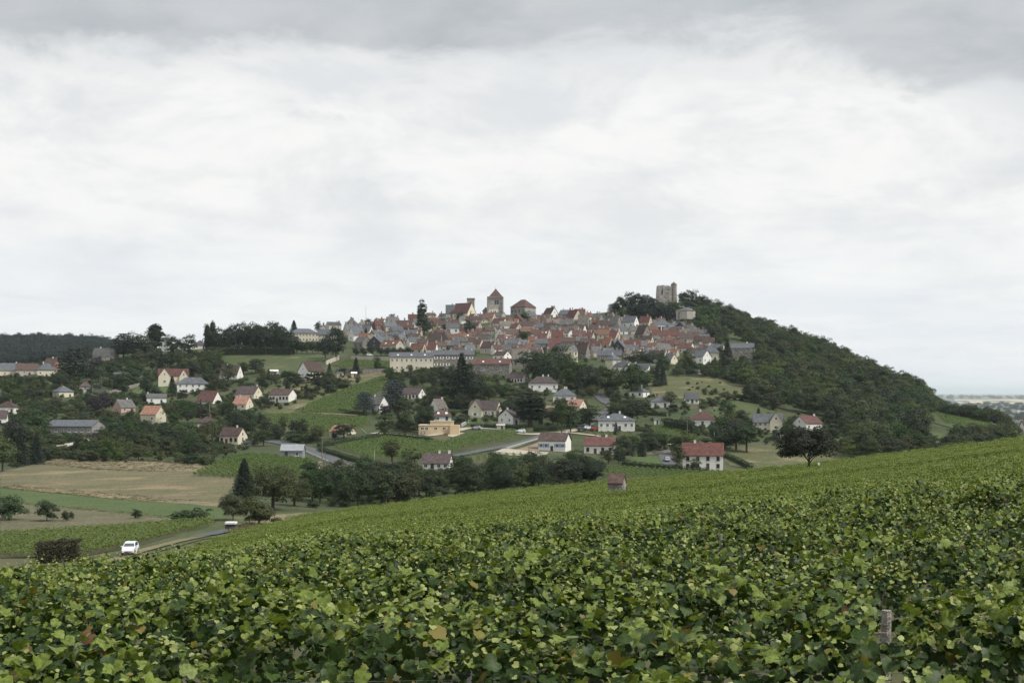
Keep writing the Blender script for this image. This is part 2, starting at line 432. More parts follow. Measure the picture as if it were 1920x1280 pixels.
def zpx(px, D):
    """ground height on the sight line of column px at distance D"""
    px = np.asarray(px, float); D = np.asarray(D, float)
    fx = np.clip((px - TX[0]) / 20.0, 0, len(TX) - 1.001); fy = np.clip((np.log(np.maximum(D, 0.81)) - LTD[0]) / (LTD[1] - LTD[0]), 0, len(TD) - 1.001)
    i, j = fx.astype(int), fy.astype(int); u, v = fx - i, fy - j
    return (TZ[i, j] * (1 - u) * (1 - v) + TZ[i + 1, j] * u * (1 - v) + TZ[i, j + 1] * (1 - u) * v + TZ[i + 1, j + 1] * u * v)


def gz(x, y):
    y = np.maximum(np.asarray(y, float), 0.81)
    return zpx(CX + F * np.asarray(x, float) / y, y)


def hit(px, y, dmin=226.0):
    """distance at which the sight line through a pixel meets the ground"""
    D = TD[TD >= dmin]; D = D[D < 9000]
    g = zpx(np.full(len(D), px), D) + (y - HY) / F * D
    k_ = np.argmax(g >= 0) if (g >= 0).any() else -1
    if k_ < 0:
        return float(D[np.argmax(g / D)])
    if k_ == 0: return float(D[0])
    return float(D[k_ - 1] + (D[k_] - D[k_ - 1]) * (-g[k_ - 1]) / (g[k_] - g[k_ - 1] + 1e-9))


def at(px, y, dmin=226.0):
    D = hit(px, y, dmin)
    return Vector(((px - CX) / F * D, D, float(zpx(px, D))))


def proj(p):
    return CX + F * p[0] / p[1], HY - F * p[2] / p[1]


def inside(poly, x, y):
    x, y = np.asarray(x, float), np.asarray(y, float); r_ = np.zeros(x.shape, bool)
    n = len(poly)
    for i in range(n):
        (x1, y1), (x2, y2) = poly[i], poly[(i + 1) % n]
        if y1 == y2: continue
        c = ((y1 > y) != (y2 > y)) & (x < (x2 - x1) * (y - y1) / (y2 - y1) + x1)
        r_ ^= c
    return r_


# the ground as one sheet out to the horizon
gx = np.concatenate([np.arange(-2800, -400, 100.), np.arange(-400, 2400, 16.), np.arange(2400, 4801, 100.)])
gd = np.exp(np.concatenate([np.linspace(math.log(0.9), math.log(60), 60), np.linspace(math.log(62), math.log(1300), 200), np.linspace(math.log(1330), math.log(62000), 60)]))
GX, GD = np.meshgrid(gx, gd)
GZ = zpx(GX, GD)
V = np.stack([(GX - CX) / F * GD, GD, GZ], -1).reshape(-1, 3)
nx, nd_ = len(gx), len(gd)
ii = (np.arange(nd_ - 1)[:, None] * nx + np.arange(nx - 1)[None]).ravel()
FA = np.stack([ii, ii + 1, ii + nx + 1, ii + nx], 1)
fy_ = V[FA[:, 0], 1]
mi = np.where(fy_ > 2300, 1, np.where(fy_ < 215, 2, 0))
x0 = len(V)
V = np.concatenate([V, [[-400, -400, -2.7], [400, -400, -2.7], [V[nx - 1, 0], 0.9, -2.7], [V[0, 0], 0.9, -2.7]]])
FA = np.concatenate([FA, [[x0, x0 + 1, x0 + 2, x0 + 3]]]); mi = np.append(mi, 2)
tag(obj('ground', fast_mesh('ground', V, FA, ['turf', 'plain', 'vine_soil'], mi, True)), None, None, None, 'structure')


def patch(name, poly, mat, lift=0.12, dmin=226.0, kind='structure', label=None, jitter=0.0, step=3.0):
    """a sheet draped on the ground, outlined by a polygon of sight lines (one span per line)"""
    ys = [p[1] for p in poly]; y0, y1 = min(ys), max(ys)
    ny = max(3, int((y1 - y0) / step)); rows = []
    nxs = max(4, int((max(p[0] for p in poly) - min(p[0] for p in poly)) / 12))
    r2 = random.Random(hash(name) % 1000 if False else len(poly) * 17 + int(y0))
    for i in range(ny + 1):
        y = y0 + (y1 - y0) * min(max(i / ny, 0.002), 0.998)
        xs = []
        for a, c in zip(poly, poly[1:] + poly[:1]):
            if (a[1] > y) != (c[1] > y): xs.append(a[0] + (c[0] - a[0]) * (y - a[1]) / (c[1] - a[1]))
        if len(xs) < 2: continue
        l, r_ = min(xs) + r2.uniform(-jitter, jitter), max(xs) + r2.uniform(-jitter, jitter)
        rows.append([at(l + (r_ - l) * j / nxs, y, dmin) + Vector((0, 0, lift)) for j in range(nxs + 1)])
    v = [p for r_ in rows for p in r_]; n = nxs + 1
    f = [(i * n + j, i * n + j + 1, (i + 1) * n + j + 1, (i + 1) * n + j) for i in range(len(rows) - 1) for j in range(nxs)]
    me = mesh(name, v, [q[::-1] for q in f], mat, smooth=True)
    return tag(obj(name, me), label, None, None, kind)


def ribbon(name, pts, width, mat, lift=0.2, dmin=226.0, kind='structure', D=None):
    """a road or path following sight-line points on the ground"""
    c = [at(p[0], p[1], dmin) if len(p) == 2 else Vector(((p[0] - CX) / F * p[2], p[2], 0)) for p in pts]
    dense = []
    for i in range(len(c) - 1):
        p0, p1, p2, p3 = c[max(i - 1, 0)], c[i], c[i + 1], c[min(i + 2, len(c) - 1)]
        for j in range(10):
            t = j / 10
            dense.append(0.5 * (2 * p1 + (p2 - p0) * t + (2 * p0 - 5 * p1 + 4 * p2 - p3) * t * t + (3 * p1 - p0 - 3 * p2 + p3) * t ** 3))
    dense.append(c[-1])
    v, f = [], []
    for i, p in enumerate(dense):
        t = dense[min(i + 1, len(dense) - 1)] - dense[max(i - 1, 0)]; t.z = 0; t.normalize()
        s_ = Vector((t.y, -t.x, 0))
        for q in (-0.5, -0.17, 0.17, 0.5):
            e = p + s_ * width * q; e.z = float(gz(e.x, e.y)) + lift
            v.append(e)
    for i in range(len(dense) - 1):
        for q in range(3): f.append((i * 4 + q, i * 4 + q + 1, i * 4 + q + 5, i * 4 + q + 4))
    return tag(obj(name, mesh(name, v, f, mat, smooth=True)), None, None, None, kind)

# ------------------------------------------------------------------ fields, meadows and roads in the valley and on the slopes
patch('hay_meadow', [(0, 912), (0, 886), (95, 862), (280, 866), (378, 874), (440, 880), (436, 915), (412, 948), (200, 930)], 'hay_meadow', 0.10, jitter=4)
patch('dry_verge', [(80, 866), (95, 860), (280, 866), (378, 872), (446, 872), (440, 888), (330, 884), (180, 880)], 'dry_grass', 0.16, jitter=4)
patch('dry_strip', [(0, 914), (0, 908), (200, 926), (412, 944), (412, 951), (200, 934)], 'dry_grass', 0.16, jitter=3, step=1.5)
patch('green_strip', [(0, 941), (0, 914), (200, 934), (412, 950), (428, 976), (330, 973), (190, 958)], 'lush_grass', 0.12, jitter=2)
patch('rough_meadow', [(0, 1008), (0, 941), (190, 957), (330, 972), (420, 976), (380, 980), (290, 986), (150, 998)], 'meadow', 0.10, 190, jitter=2)
patch('verge', [(395, 985), (425, 968), (560, 958), (592, 962), (560, 985), (480, 998), (380, 1012), (270, 1042), (200, 1052), (150, 1050), (240, 1030), (330, 1004)], 'grass', 0.10, 165, jitter=1, step=2)
patch('dry_bank', [(440, 998), (470, 978), (520, 966), (575, 962), (592, 966), (570, 982), (500, 992)], 'dry_grass', 0.2, 170, jitter=3, step=2)
patch('slope_meadow', [(420, 688), (425, 664), (480, 660), (600, 663), (612, 672), (590, 690), (540, 706), (480, 700)], 'grass', 0.15, jitter=4)
patch('orchard_slope', [(500, 775), (480, 745), (520, 712), (610, 700), (700, 697), (745, 692), (735, 706), (650, 735), (560, 775), (530, 780)], 'slope_grass', 0.12, jitter=4)
patch('hill_meadow', [(1222, 745), (1212, 715), (1240, 706), (1330, 706), (1392, 722), (1410, 745), (1380, 752), (1330, 746), (1270, 750)], 'slope_grass', 0.15, jitter=5)
patch('hill_meadow', [(1330, 770), (1350, 752), (1400, 748), (1440, 765), (1440, 780), (1390, 790), (1350, 785)], 'grass', 0.15, jitter=4)
patch('terrace_meadow', [(1365, 872), (1350, 845), (1380, 838), (1480, 836), (1570, 846), (1590, 866), (1480, 880), (1420, 882)], 'slope_grass', 0.15, jitter=3)
patch('lawn', [(230, 745), (262, 724), (300, 720), (330, 728), (345, 740), (290, 748)], 'lush_grass', 0.15, jitter=2)
patch('lawn', [(1175, 868), (1190, 853), (1240, 856), (1250, 870), (1210, 874)], 'lush_grass', 0.15, jitter=2)
patch('lawn', [(870, 793), (875, 783), (900, 783), (912, 796), (885, 798)], 'lush_grass', 0.2, jitter=1)
patch('hill_clearing', [(1610, 738), (1612, 730), (1640, 738), (1650, 748), (1630, 748)], 'lush_grass', 1.0, jitter=1)
patch('hill_clearing', [(1560, 822), (1552, 806), (1585, 822), (1588, 842), (1570, 840)], 'lush_grass', 0.3, jitter=1)
patch('hill_clearing', [(1728, 806), (1760, 812), (1792, 828), (1770, 840), (1738, 838), (1730, 820)], 'lush_grass', 0.3, jitter=2)
patch('hill_clearing', [(1742, 766), (1790, 776), (1868, 798), (1895, 806), (1880, 814), (1800, 806), (1752, 794)], 'grass', 0.3, jitter=2)
patch('garden_soil', [(1015, 778), (1020, 760), (1042, 762), (1042, 776)], 'soil', 0.2, jitter=2)
patch('garden_soil', [(958, 846), (985, 838), (1010, 830), (1012, 846), (1000, 852)], 'soil', 0.2, jitter=1)
patch('gravel_drive', [(925, 849), (945, 841), (1000, 847), (1030, 848), (1020, 856), (960, 855)], 'gravel', 0.25, jitter=1, step=1.5)
patch('gravel_drive', [(838, 818), (842, 812), (872, 812), (850, 820)], 'gravel', 0.25, jitter=1, step=1.5)
patch('drive', [(1240, 868), (1232, 846), (1262, 850), (1275, 874), (1252, 876)], 'asphalt', 0.25, jitter=1)
patch('earth_track', [(592, 890), (596, 866), (604, 866), (612, 894), (598, 900)], 'soil', 0.25, jitter=1)
patch('orchard_floor', [(1290, 790), (1300, 776), (1380, 780), (1390, 800), (1330, 806)], 'grass', 0.12)
ribbon('road', [(380, 1012, 201), (400, 1006, 205), (436, 996, 214), (475, 984, 226), (520, 970, 240)], 4.4, 'asphalt', 0.26)
ribbon('track', [(176, 1062, 170), (243, 1046, 181), (330, 1024, 194), (385, 1010, 202)], 3.0, 'dry_grass', 0.22)
ribbon('road', [(500, 826), (545, 834), (590, 847), (625, 862), (670, 884)], 6.0, 'asphalt', 0.25)
ribbon('road', [(700, 812), (790, 818), (855, 808), (880, 803), (930, 806), (985, 814), (1040, 812), (1085, 806)], 4.5, 'gravel', 0.25)
ribbon('road', [(850, 856), (900, 846), (955, 836), (1000, 824), (1030, 812)], 4.5, 'asphalt', 0.3)
ribbon('lane', [(1120, 738), (1135, 752), (1150, 762), (1128, 778), (1108, 790), (1095, 800)], 6.0, 'asphalt', 0.3)
ribbon('path', [(80, 842), (130, 832), (165, 822), (215, 814)], 3.5, 'gravel', 0.25)
ribbon('path', [(545, 778), (600, 776), (670, 779)], 2.2, 'soil', 0.3)
ribbon('path', [(1070, 812), (1120, 818), (1165, 828), (1215, 832), (1260, 834)], 2.5, 'gravel', 0.3)
ribbon('path', [(640, 712), (690, 704), (740, 694)], 2.5, 'soil', 0.3)

# ------------------------------------------------------------------ vine leaves
LOBED = np.array([(0, -.26), (.20, -.46), (.42, -.40), (.52, -.18), (.50, -.08), (.60, .08), (.54, .28), (.40, .30), (.32, .46), (.14, .50), (0, .62),
                  (-.14, .50), (-.32, .46), (-.40, .30), (-.54, .28), (-.60, .08), (-.50, -.08), (-.52, -.18), (-.42, -.40), (-.20, -.46)], float)
DART = np.array([(0, -.5), (.30, -.12), (.22, .22), (0, .5), (-.22, .22), (-.30, -.12)], float)
SIMPLE = np.array([(0, -.32), (.42, -.40), (.56, .05), (.30, .36), (0, .62), (-.30, .36), (-.56, .05), (-.42, -.40)], float)


def leaf_template(outline, fold=0.28, droop=0.35):
    v = np.concatenate([[[0, 0]], outline])
    z = fold * np.abs(v[:, 0]) - droop * v[:, 1] ** 2 - 0.25 * v[:, 0] ** 2
    n = len(outline)
    return np.column_stack([v, z]), np.array([(0, i + 1, (i + 1) % n + 1) for i in range(n)])


T_LOBED, T_SIMPLE = leaf_template(LOBED, 0.34, 0.5), leaf_template(SIMPLE, 0.34, 0.5)


def unit(a): return a / np.maximum(np.linalg.norm(a, axis=-1, keepdims=True), 1e-9)


def leaves(C, N, T, Sz, tmpl):
    """one leaf at each C with normal N, tip direction T and size Sz"""
    N = unit(N); T = unit(T - (T * N).sum(-1, keepdims=True) * N); B = np.cross(T, N)
    v, f = tmpl
    P_ = C[:, None] + Sz[:, None, None] * (v[None, :, :1] * B[:, None] + v[None, :, 1:2] * T[:, None] + v[None, :, 2:] * N[:, None])
    n = len(C)
    FA_ = (f[None] + (np.arange(n) * len(v))[:, None, None]).reshape(-1, 3)
    return P_.reshape(-1, 3), FA_


VINE_MATS = ['vine_leaf', 'vine_leaf_light', 'vine_leaf_young', 'vine_leaf_yellow', 'vine_leaf_brown']


def fbm(x, seed, n=4):
    r2 = np.random.default_rng(seed); y = np.zeros_like(x); a = 1.0
    for o in range(n):
        y += a * np.sin(x * (0.9 * 1.9 ** o) * (1 + 0.3 * r2.random()) + r2.random() * 9); a *= 0.6
    return y / 2.0


def vine_height(s, seed): return 1.30 + 0.17 * fbm(s * 1.5, seed) + 0.10 * fbm(s * 5.1 + 2, seed + 5, 2)


def row_leaves(s, seed, dens=1.0, hscale=1.0, big=1.0):
    """positions, normals, tips, sizes and tints of the leaves of a stretch of vine row; s = places along it (metres)"""
    r2 = np.random.default_rng(seed); n = len(s)
    H = vine_height(s, seed) * hscale
    Wd = 0.31 + 0.10 * fbm(s * 2.3 + 7, seed + 1)
    zone = r2.random(n)
    th = np.where(zone < 0.44, r2.uniform(-0.25, 1.1, n), np.where(zone < 0.86, r2.uniform(0.9, 2.3, n), r2.uniform(2.0, 3.4, n)))
    rr = np.where(r2.random(n) < 0.72, r2.uniform(0.86, 1.12, n), r2.uniform(0.35, 0.9, n))
    # cross-section: a rounded hedge, th = 0 faces the viewer, pi/2 is the top
    y = -np.cos(th) * Wd * rr
    z = np.where(th < 0, H * (0.55 + th * 1.2), H * 0.55 + np.sin(np.clip(th, 0, math.pi)) * H * 0.45 * rr)
    z = np.where((th < 0.35) | (th > 2.8), r2.uniform(0.28, 0.75, n) * H, z)
    jit = r2.normal(0, 0.05, (n, 3))
    C = np.column_stack([s, y, np.maximum(z, 0.12)]) + jit
    nb = np.column_stack([np.zeros(n), -np.cos(th), np.abs(np.sin(th)) * 0.9 + 0.35])
    N = nb + r2.normal(0, 0.62, (n, 3))
    T = np.column_stack([r2.normal(0, 0.6, n), -np.cos(th) * 0.6 + r2.normal(0, .4, n), -0.75 + r2.normal(0, .3, n)])
    Sz = (0.036 + 0.074 * r2.random(n) ** 1.7) * big
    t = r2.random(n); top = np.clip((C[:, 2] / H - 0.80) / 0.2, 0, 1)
    tint = np.where(t < 0.04 + 0.62 * top, 1, 0)  # top light put into the colour: pale leaves at the crest, dark below
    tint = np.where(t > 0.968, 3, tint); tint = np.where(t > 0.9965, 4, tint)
    # young shoots standing out of the top
    nk = max(1, int(n * 0.048)); per = 5; ns = nk * per
    k0 = np.repeat(np.arange(nk), per); ss_ = r2.choice(s, nk)[k0]
    hh = vine_height(ss_, seed) * hscale
    tall_ = (r2.random(nk) ** 1.6 * 0.30 + 0.03)[k0]; fr = np.tile(np.linspace(0.15, 1, per), nk)
    up_ = tall_ * fr; lean = (r2.normal(0, 0.16, (nk, 2))[k0]) * up_[:, None] * 2 + r2.normal(0, 0.028, (ns, 2))
    yy = r2.uniform(-0.28, 0.28, nk)[k0]
    C2 = np.column_stack([ss_ + lean[:, 0], yy + lean[:, 1], hh * (1.0 - 0.9 * (yy / 0.38) ** 2 * 0.35) + up_ - 0.03])
    N2 = np.column_stack([r2.normal(0, .5, ns), r2.normal(-0.25, .5, ns), np.ones(ns)])
    T2 = np.column_stack([r2.normal(0, 1, ns), r2.normal(-0.3, 1, ns), r2.normal(0.1, .4, ns)])
    S2 = r2.uniform(0.022, 0.048, ns) * big * (1.25 - 0.5 * fr)
    return (np.concatenate([C, C2]), np.concatenate([N, N2]), np.concatenate([T, T2]), np.concatenate([Sz, S2]),
            np.concatenate([tint, np.where(r2.random(ns) < 0.35 + 0.5 * fr, 2, 1)]))


ROW_A = R(5.0)                                    # the rows run almost across the view
RT, RN = np.array([math.cos(ROW_A), math.sin(ROW_A)]), np.array([-math.sin(ROW_A), math.cos(ROW_A)])
PITCH = 2.45
LEAF_ME = {}
for q, mname in enumerate(VINE_MATS):
    for h_ in range(2):
        tv, tf = leaf_template(LOBED, 0.20 + 0.2 * h_, 0.2 + 0.4 * h_)
        LEAF_ME[q, h_] = fast_mesh('leaf', tv, tf, mname, None, True)
ORD = ['first', 'second', 'third', 'fourth', 'fifth', 'sixth', 'seventh', 'eighth', 'ninth', 'tenth', 'eleventh', 'twelfth', 'thirteenth',
       'fourteenth', 'fifteenth', 'sixteenth', 'seventeenth', 'eighteenth', 'nineteenth', 'twentieth', 'twenty-first', 'twenty-second',
       'twenty-third', 'twenty-fourth', 'twenty-fifth', 'twenty-sixth', 'twenty-seventh', 'twenty-eighth', 'twenty-ninth', 'thirtieth']
post_me = MB().tube([(0, 0, -0.4), (0.01, 0, 0.6), (0, 0.01, 1.36)], [0.052, 0.05, 0.047], 9).mesh('post', 'post_wood')
thin_post_me = MB().box((0, 0, 0.5), (0.035, 0.035, 1.9)).mesh('post', 'grey_metal')
trunk_me = MB().tube([(0, 0, -0.1), (0.03, 0.02, 0.2), (-0.02, 0.0, 0.45), (0.05, 0.02, 0.62)], [0.035, 0.03, 0.027, 0.02], 6).mesh('vine_stem', 'vine_wood')

N_NEAR = 15
for k_ in range(N_NEAR):
    yc = 6.15 + PITCH * k_
    half = 0.37 * yc + 1.6
    length = 2 * half
    near_ = yc < 17
    dens = 560 if yc < 11 else 500 if near_ else 390 if yc < 30 else 310
    s = np.sort(np.concatenate([rng.uniform(-half, half, int(length * dens)), rng.uniform(half, half + 5, int(5 * dens * .6)), rng.uniform(-half - 5, -half, int(5 * dens * .6))]))   # the rows run on past the frame
    # thin places in the row
    keep = rng.random(len(s)) < np.clip(1.0 + 0.55 * fbm(s * 0.9 + 3 * k_, 900 + k_), 0.35, 1)
    s = s[keep]
    C, N, T, Sz, tint = row_leaves(s, 100 + k_, big=1.0 if yc < 24 else 1.12)

    def place(C_):
        xy = C_[:, :1] * RT[None] + C_[:, 1:2] * RN[None] + np.array([0, yc])[None]
        return np.column_stack([xy, gz(xy[:, 0], xy[:, 1]) + C_[:, 2]])
    Wp = place(C)

    def turn(a):
        return np.column_stack([a[:, :1] * RT[None] + a[:, 1:2] * RN[None], a[:, 2]])
    Nw, Tw = turn(N), turn(T)
    ppx, ppy = CX + F * Wp[:, 0] / Wp[:, 1], HY - F * Wp[:, 2] / Wp[:, 1]
    base = Vector((0, yc, float(gz(0, yc))))
    row = empty('vine_row', base, f'{ORD[k_]} leafy grapevine row counted from the bottom edge of the picture', 'vine row',
                'trellised vine rows of the near slope')
    # the leaves that show largest are objects of their own
    open_ = (np.abs(ppx - 1662) < 27) & (ppy > 1100) & (ppy < 1212) & (Wp[:, 1] < 13.0)      # the bare post shows here
    vis = ~open_ & (ppx > -20) & (ppx < 1940) & (ppy < 1300) & (ppy > 700) & (C[:, 1] < 0.12) & (C[:, 2] > 0.55)
    nleaf = 290 if k_ < 5 else 60 if k_ < 8 else 0
    cand = np.nonzero(vis)[0]
    pick = cand[np.argsort(-Sz[cand])[:nleaf]] if nleaf else np.array([], int)
    rest = ~open_; rest[pick] = False
    Nn, Tn = unit(Nw), unit(Tw - (Tw * unit(Nw)).sum(-1, keepdims=True) * unit(Nw)); Bn = np.cross(Tn, Nn)
    for i in pick:
        o = bpy.data.objects.new('leaf', LEAF_ME[int(tint[i]), int(i) % 2])
        mt = Matrix(((Bn[i, 0], Tn[i, 0], Nn[i, 0]), (Bn[i, 1], Tn[i, 1], Nn[i, 1]), (Bn[i, 2], Tn[i, 2], Nn[i, 2]))).to_4x4()
        o.matrix_local = Matrix.Translation(Vector(Wp[i]) - base) @ mt @ Matrix.Scale(float(Sz[i]), 4)
        link(o, row)
    tm = T_LOBED if near_ else T_SIMPLE
    P_, FA_ = leaves(Wp[rest] - np.array(base), Nw[rest], Tw[rest], Sz[rest], tm)
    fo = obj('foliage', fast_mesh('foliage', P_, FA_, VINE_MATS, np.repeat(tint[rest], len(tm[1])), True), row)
    fo['kind'] = 'stuff'
    if yc < 26:
        for wz in (0.62, 1.02):
            pts = []
            for u in np.linspace(-half, half, 14):
                x, y = u * RT[0], yc + u * RT[1]
                pts.append(Vector((x, y, float(gz(x, y)) + wz)) - base)
            MB().tube(pts, [0.0016] * len(pts), 5).build('wire', 'wire', row)
        off = rnd.uniform(0, 5)
        post_h = 0.78
        for q in range(-8, 9):
            u = q * 5.2 + off
            if abs(u) < half:
                x, y = u * RT[0], yc + u * RT[1]
                obj('post', post_me if (q + k_) % 3 else thin_post_me, row, Vector((x, y, float(gz(x, y)))) - base, (rnd.uniform(-.03, .03), rnd.uniform(-.03, .03), rnd.uniform(0, 3)), (1, 1, rnd.choice((.7, .74, .78, .82, .9))))
        if yc < 14:
            for u in np.arange(-half, half, 1.05):
                x, y = u * RT[0], yc + u * RT[1]
                obj('vine_stem', trunk_me, row, Vector((x, y, float(gz(x, y)))) - base, (0, 0, rnd.uniform(0, 6)))

# one grey post stands clear of the leaves
p_ = empty('vine_post', Vector(((1660 - CX) / F * 12.6, 12.6, float(gz((1660 - CX) / F * 12.6, 12.6)))), 'weathered grey wooden trellis post standing in a gap of the vines', 'post')
MB().tube([(0, 0, -0.4), (0, 0, 0.6), (0.012, 0, 1.06)], [0.048, 0.046, 0.044], 10).build('shaft', 'post_wood', p_)
MB().tube([(0, 0, 0.93), (0, 0, 0.94)], [0.048, 0.048], 10).build('wire_tie', 'wire', p_)


def instancer(name, protos, P_, rot, scl, vi, parent=None):
    """one object that sets copies of the prototypes on many points"""
    me = bpy.data.meshes.new(name)
    n = len(P_); me.vertices.add(n); me.vertices.foreach_set('co', np.ascontiguousarray(P_, np.float32).ravel())
    for nm, arr in (('rot', rot), ('scl', scl)):
        a = me.attributes.new(nm, 'FLOAT_VECTOR', 'POINT'); a.data.foreach_set('vector', np.ascontiguousarray(arr, np.float32).ravel())
    a = me.attributes.new('vi', 'INT', 'POINT'); a.data.foreach_set('value', np.ascontiguousarray(vi, np.int32))
    o = obj(name, me, parent)
    g = bpy.data.node_groups.new(name, 'GeometryNodeTree')
    g.interface.new_socket('Geometry', in_out='INPUT', socket_type='NodeSocketGeometry')
    g.interface.new_socket('Geometry', in_out='OUTPUT', socket_type='NodeSocketGeometry')
    gi, go = g.nodes.new('NodeGroupInput'), g.nodes.new('NodeGroupOutput')
    j = g.nodes.new('GeometryNodeJoinGeometry')

    def attr(nm, typ):
        x = g.nodes.new('GeometryNodeInputNamedAttribute'); x.data_type = typ; x.inputs[0].default_value = nm
        return x.outputs[0]
    ar, asz, av = attr('rot', 'FLOAT_VECTOR'), attr('scl', 'FLOAT_VECTOR'), attr('vi', 'INT')
    for q, pr in enumerate(protos):
        oi = g.nodes.new('GeometryNodeObjectInfo'); oi.inputs['Object'].default_value = pr; oi.inputs['As Instance'].default_value = True
        cp = g.nodes.new('FunctionNodeCompare'); cp.data_type = 'INT'; cp.operation = 'EQUAL'
        g.links.new(av, cp.inputs[2]); cp.inputs[3].default_value = q
        ip = g.nodes.new('GeometryNodeInstanceOnPoints')
        g.links.new(gi.outputs[0], ip.inputs['Points']); g.links.new(cp.outputs[0], ip.inputs['Selection'])
        g.links.new(oi.outputs['Geometry'], ip.inputs['Instance'])
        e2r = g.nodes.new('FunctionNodeEulerToRotation'); g.links.new(ar, e2r.inputs[0])
        g.links.new(e2r.outputs[0], ip.inputs['Rotation']); g.links.new(asz, ip.inputs['Scale'])
        g.links.new(ip.outputs[0], j.inputs[0])
    g.links.new(j.outputs[0], go.inputs[0])
    md = o.modifiers.new('copies', 'NODES'); md.node_group = g
    return o


# the rest of the slope up to its crest, row behind row
vine_protos = []
for q in range(5):
    s = rng.uniform(-0.55, 0.55, 190)
    C, N, T, Sz, tint = row_leaves(s, 700 + q, big=1.25)
    C[:, 1] *= 0.9
    P_, FA_ = leaves(C, N, T, Sz, T_SIMPLE)
    tint = np.where(tint == 0, np.where(rng.random(len(tint)) < 0.35, 1, 0), tint)
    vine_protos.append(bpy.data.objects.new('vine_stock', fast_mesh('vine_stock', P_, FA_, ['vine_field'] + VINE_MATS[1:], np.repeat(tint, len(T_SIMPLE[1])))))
FIELD = [(-70, 42), (-52, 100), (-38, 150), (-31.5, 190), (-27.5, 216), (110, 214), (110, 42)]
pts, hrow = [], []
yc, nrow = 6.15 + PITCH * N_NEAR, 0
while yc < 232:
    u = np.arange(-130, 150, 1.02) + rng.uniform(0, 1)
    x, y = u * RT[0], yc + u * RT[1]
    ok = inside(FIELD, x, y) & (np.abs(x) < 0.40 * y + 12)
    ok &= rng.random(len(u)) < 0.965
    hrow.append(np.full(ok.sum(), rng.uniform(0.66, 1.18)))
    pts.append(np.column_stack([x, y])[ok]); nrow += 1; yc += 1.4 if nrow % 4 else 4.2       # a cart way every four rows
P2 = np.concatenate(pts); n = len(P2)
P3 = np.column_stack([P2, gz(P2[:, 0], P2[:, 1])])
flip = rng.integers(0, 2, n)
rot = np.column_stack([np.zeros(n), np.zeros(n), ROW_A + rng.normal(0, 0.05, n)])
scl = np.column_stack([rng.uniform(0.95, 1.15, n), rng.uniform(0.9, 1.2, n), rng.uniform(0.93, 1.07, n) * np.concatenate(hrow)])
o = instancer('vineyard_foliage', vine_protos, P3, rot, scl, rng.integers(0, 5, n))
tag(o, 'bright green vine rows covering the slope up to its crest', 'vines', None, 'stuff')


# vineyard plots: every row a part
def plot(label, poly, d0, d1, pitch=1.5, h=1.15, dens=15, size=0.34, mat='plot_vine', gap=0.0, dmin=226.0, soil='vine_soil', wd=0.3):
    c = [at(p[0], p[1], dmin) for p in poly]
    W2 = [(p.x, p.y) for p in c]
    a, e = at(*d0, dmin), at(*d1, dmin); t = np.array([e.x - a.x, e.y - a.y]); t /= np.linalg.norm(t); nn = np.array([-t[1], t[0]])
    ctr = np.mean(W2, 0); base = Vector((ctr[0], ctr[1], float(gz(*ctr))))
    root = empty('vineyard_plot', base, label, 'vineyard', 'vineyard plots on the slopes')
    if soil: patch('plot_soil', poly, soil, 0.08, dmin)
    off = [np.dot(np.array(p) - ctr, nn) for p in W2]; al = [np.dot(np.array(p) - ctr, t) for p in W2]
    k2 = min(off) + pitch / 2
    while k2 < max(off):
        L = max(al) - min(al)
        s_ = min(al) + (np.arange(int(L * dens)) + rng.uniform(-1.5, 2.5, int(L * dens))) / dens
        xy = ctr[None] + s_[:, None] * t[None] + k2 * nn[None]
        ok = inside(W2, xy[:, 0], xy[:, 1])
        if gap: ok &= rng.random(len(s_)) > gap
        s_ = s_[ok]; n_ = len(s_)
        s_ = np.sort(s_)
        for s_ in np.split(s_, np.nonzero(np.diff(s_) > 1.1)[0] + 1) if n_ > 6 else []:
            n_ = len(s_)
            if n_ < 6: continue
            if n_ < 3 * dens: continue
            lat = rng.normal(0, wd, n_); zz = h * (0.35 + 0.65 * rng.random(n_) ** 0.6) * (1 - 0.3 * np.abs(lat) / 0.6)
            xy = ctr[None] + s_[:, None] * t[None] + (k2 + lat)[:, None] * nn[None]
            C_ = np.column_stack([xy, gz(xy[:, 0], xy[:, 1]) + zz]) - np.array(base)
            N_ = np.column_stack([rng.normal(0, .5, n_), rng.normal(-.2, .5, n_), np.ones(n_)])
            T_ = rng.normal(0, 1, (n_, 3))
            q = np.array([(0, -.5, 0), (.42, 0, .08), (0, .5, 0), (-.42, 0, .08)])
            P_, FA_ = leaves(C_, N_, T_, rng.uniform(0.8, 1.3, n_) * size, (q, np.array([(0, 1, 2), (0, 2, 3)])))
            r_ = obj('vine_row', fast_mesh('vine_row', P_, FA_, mat), root); r_['kind'] = 'stuff'
        k2 += pitch
    return root


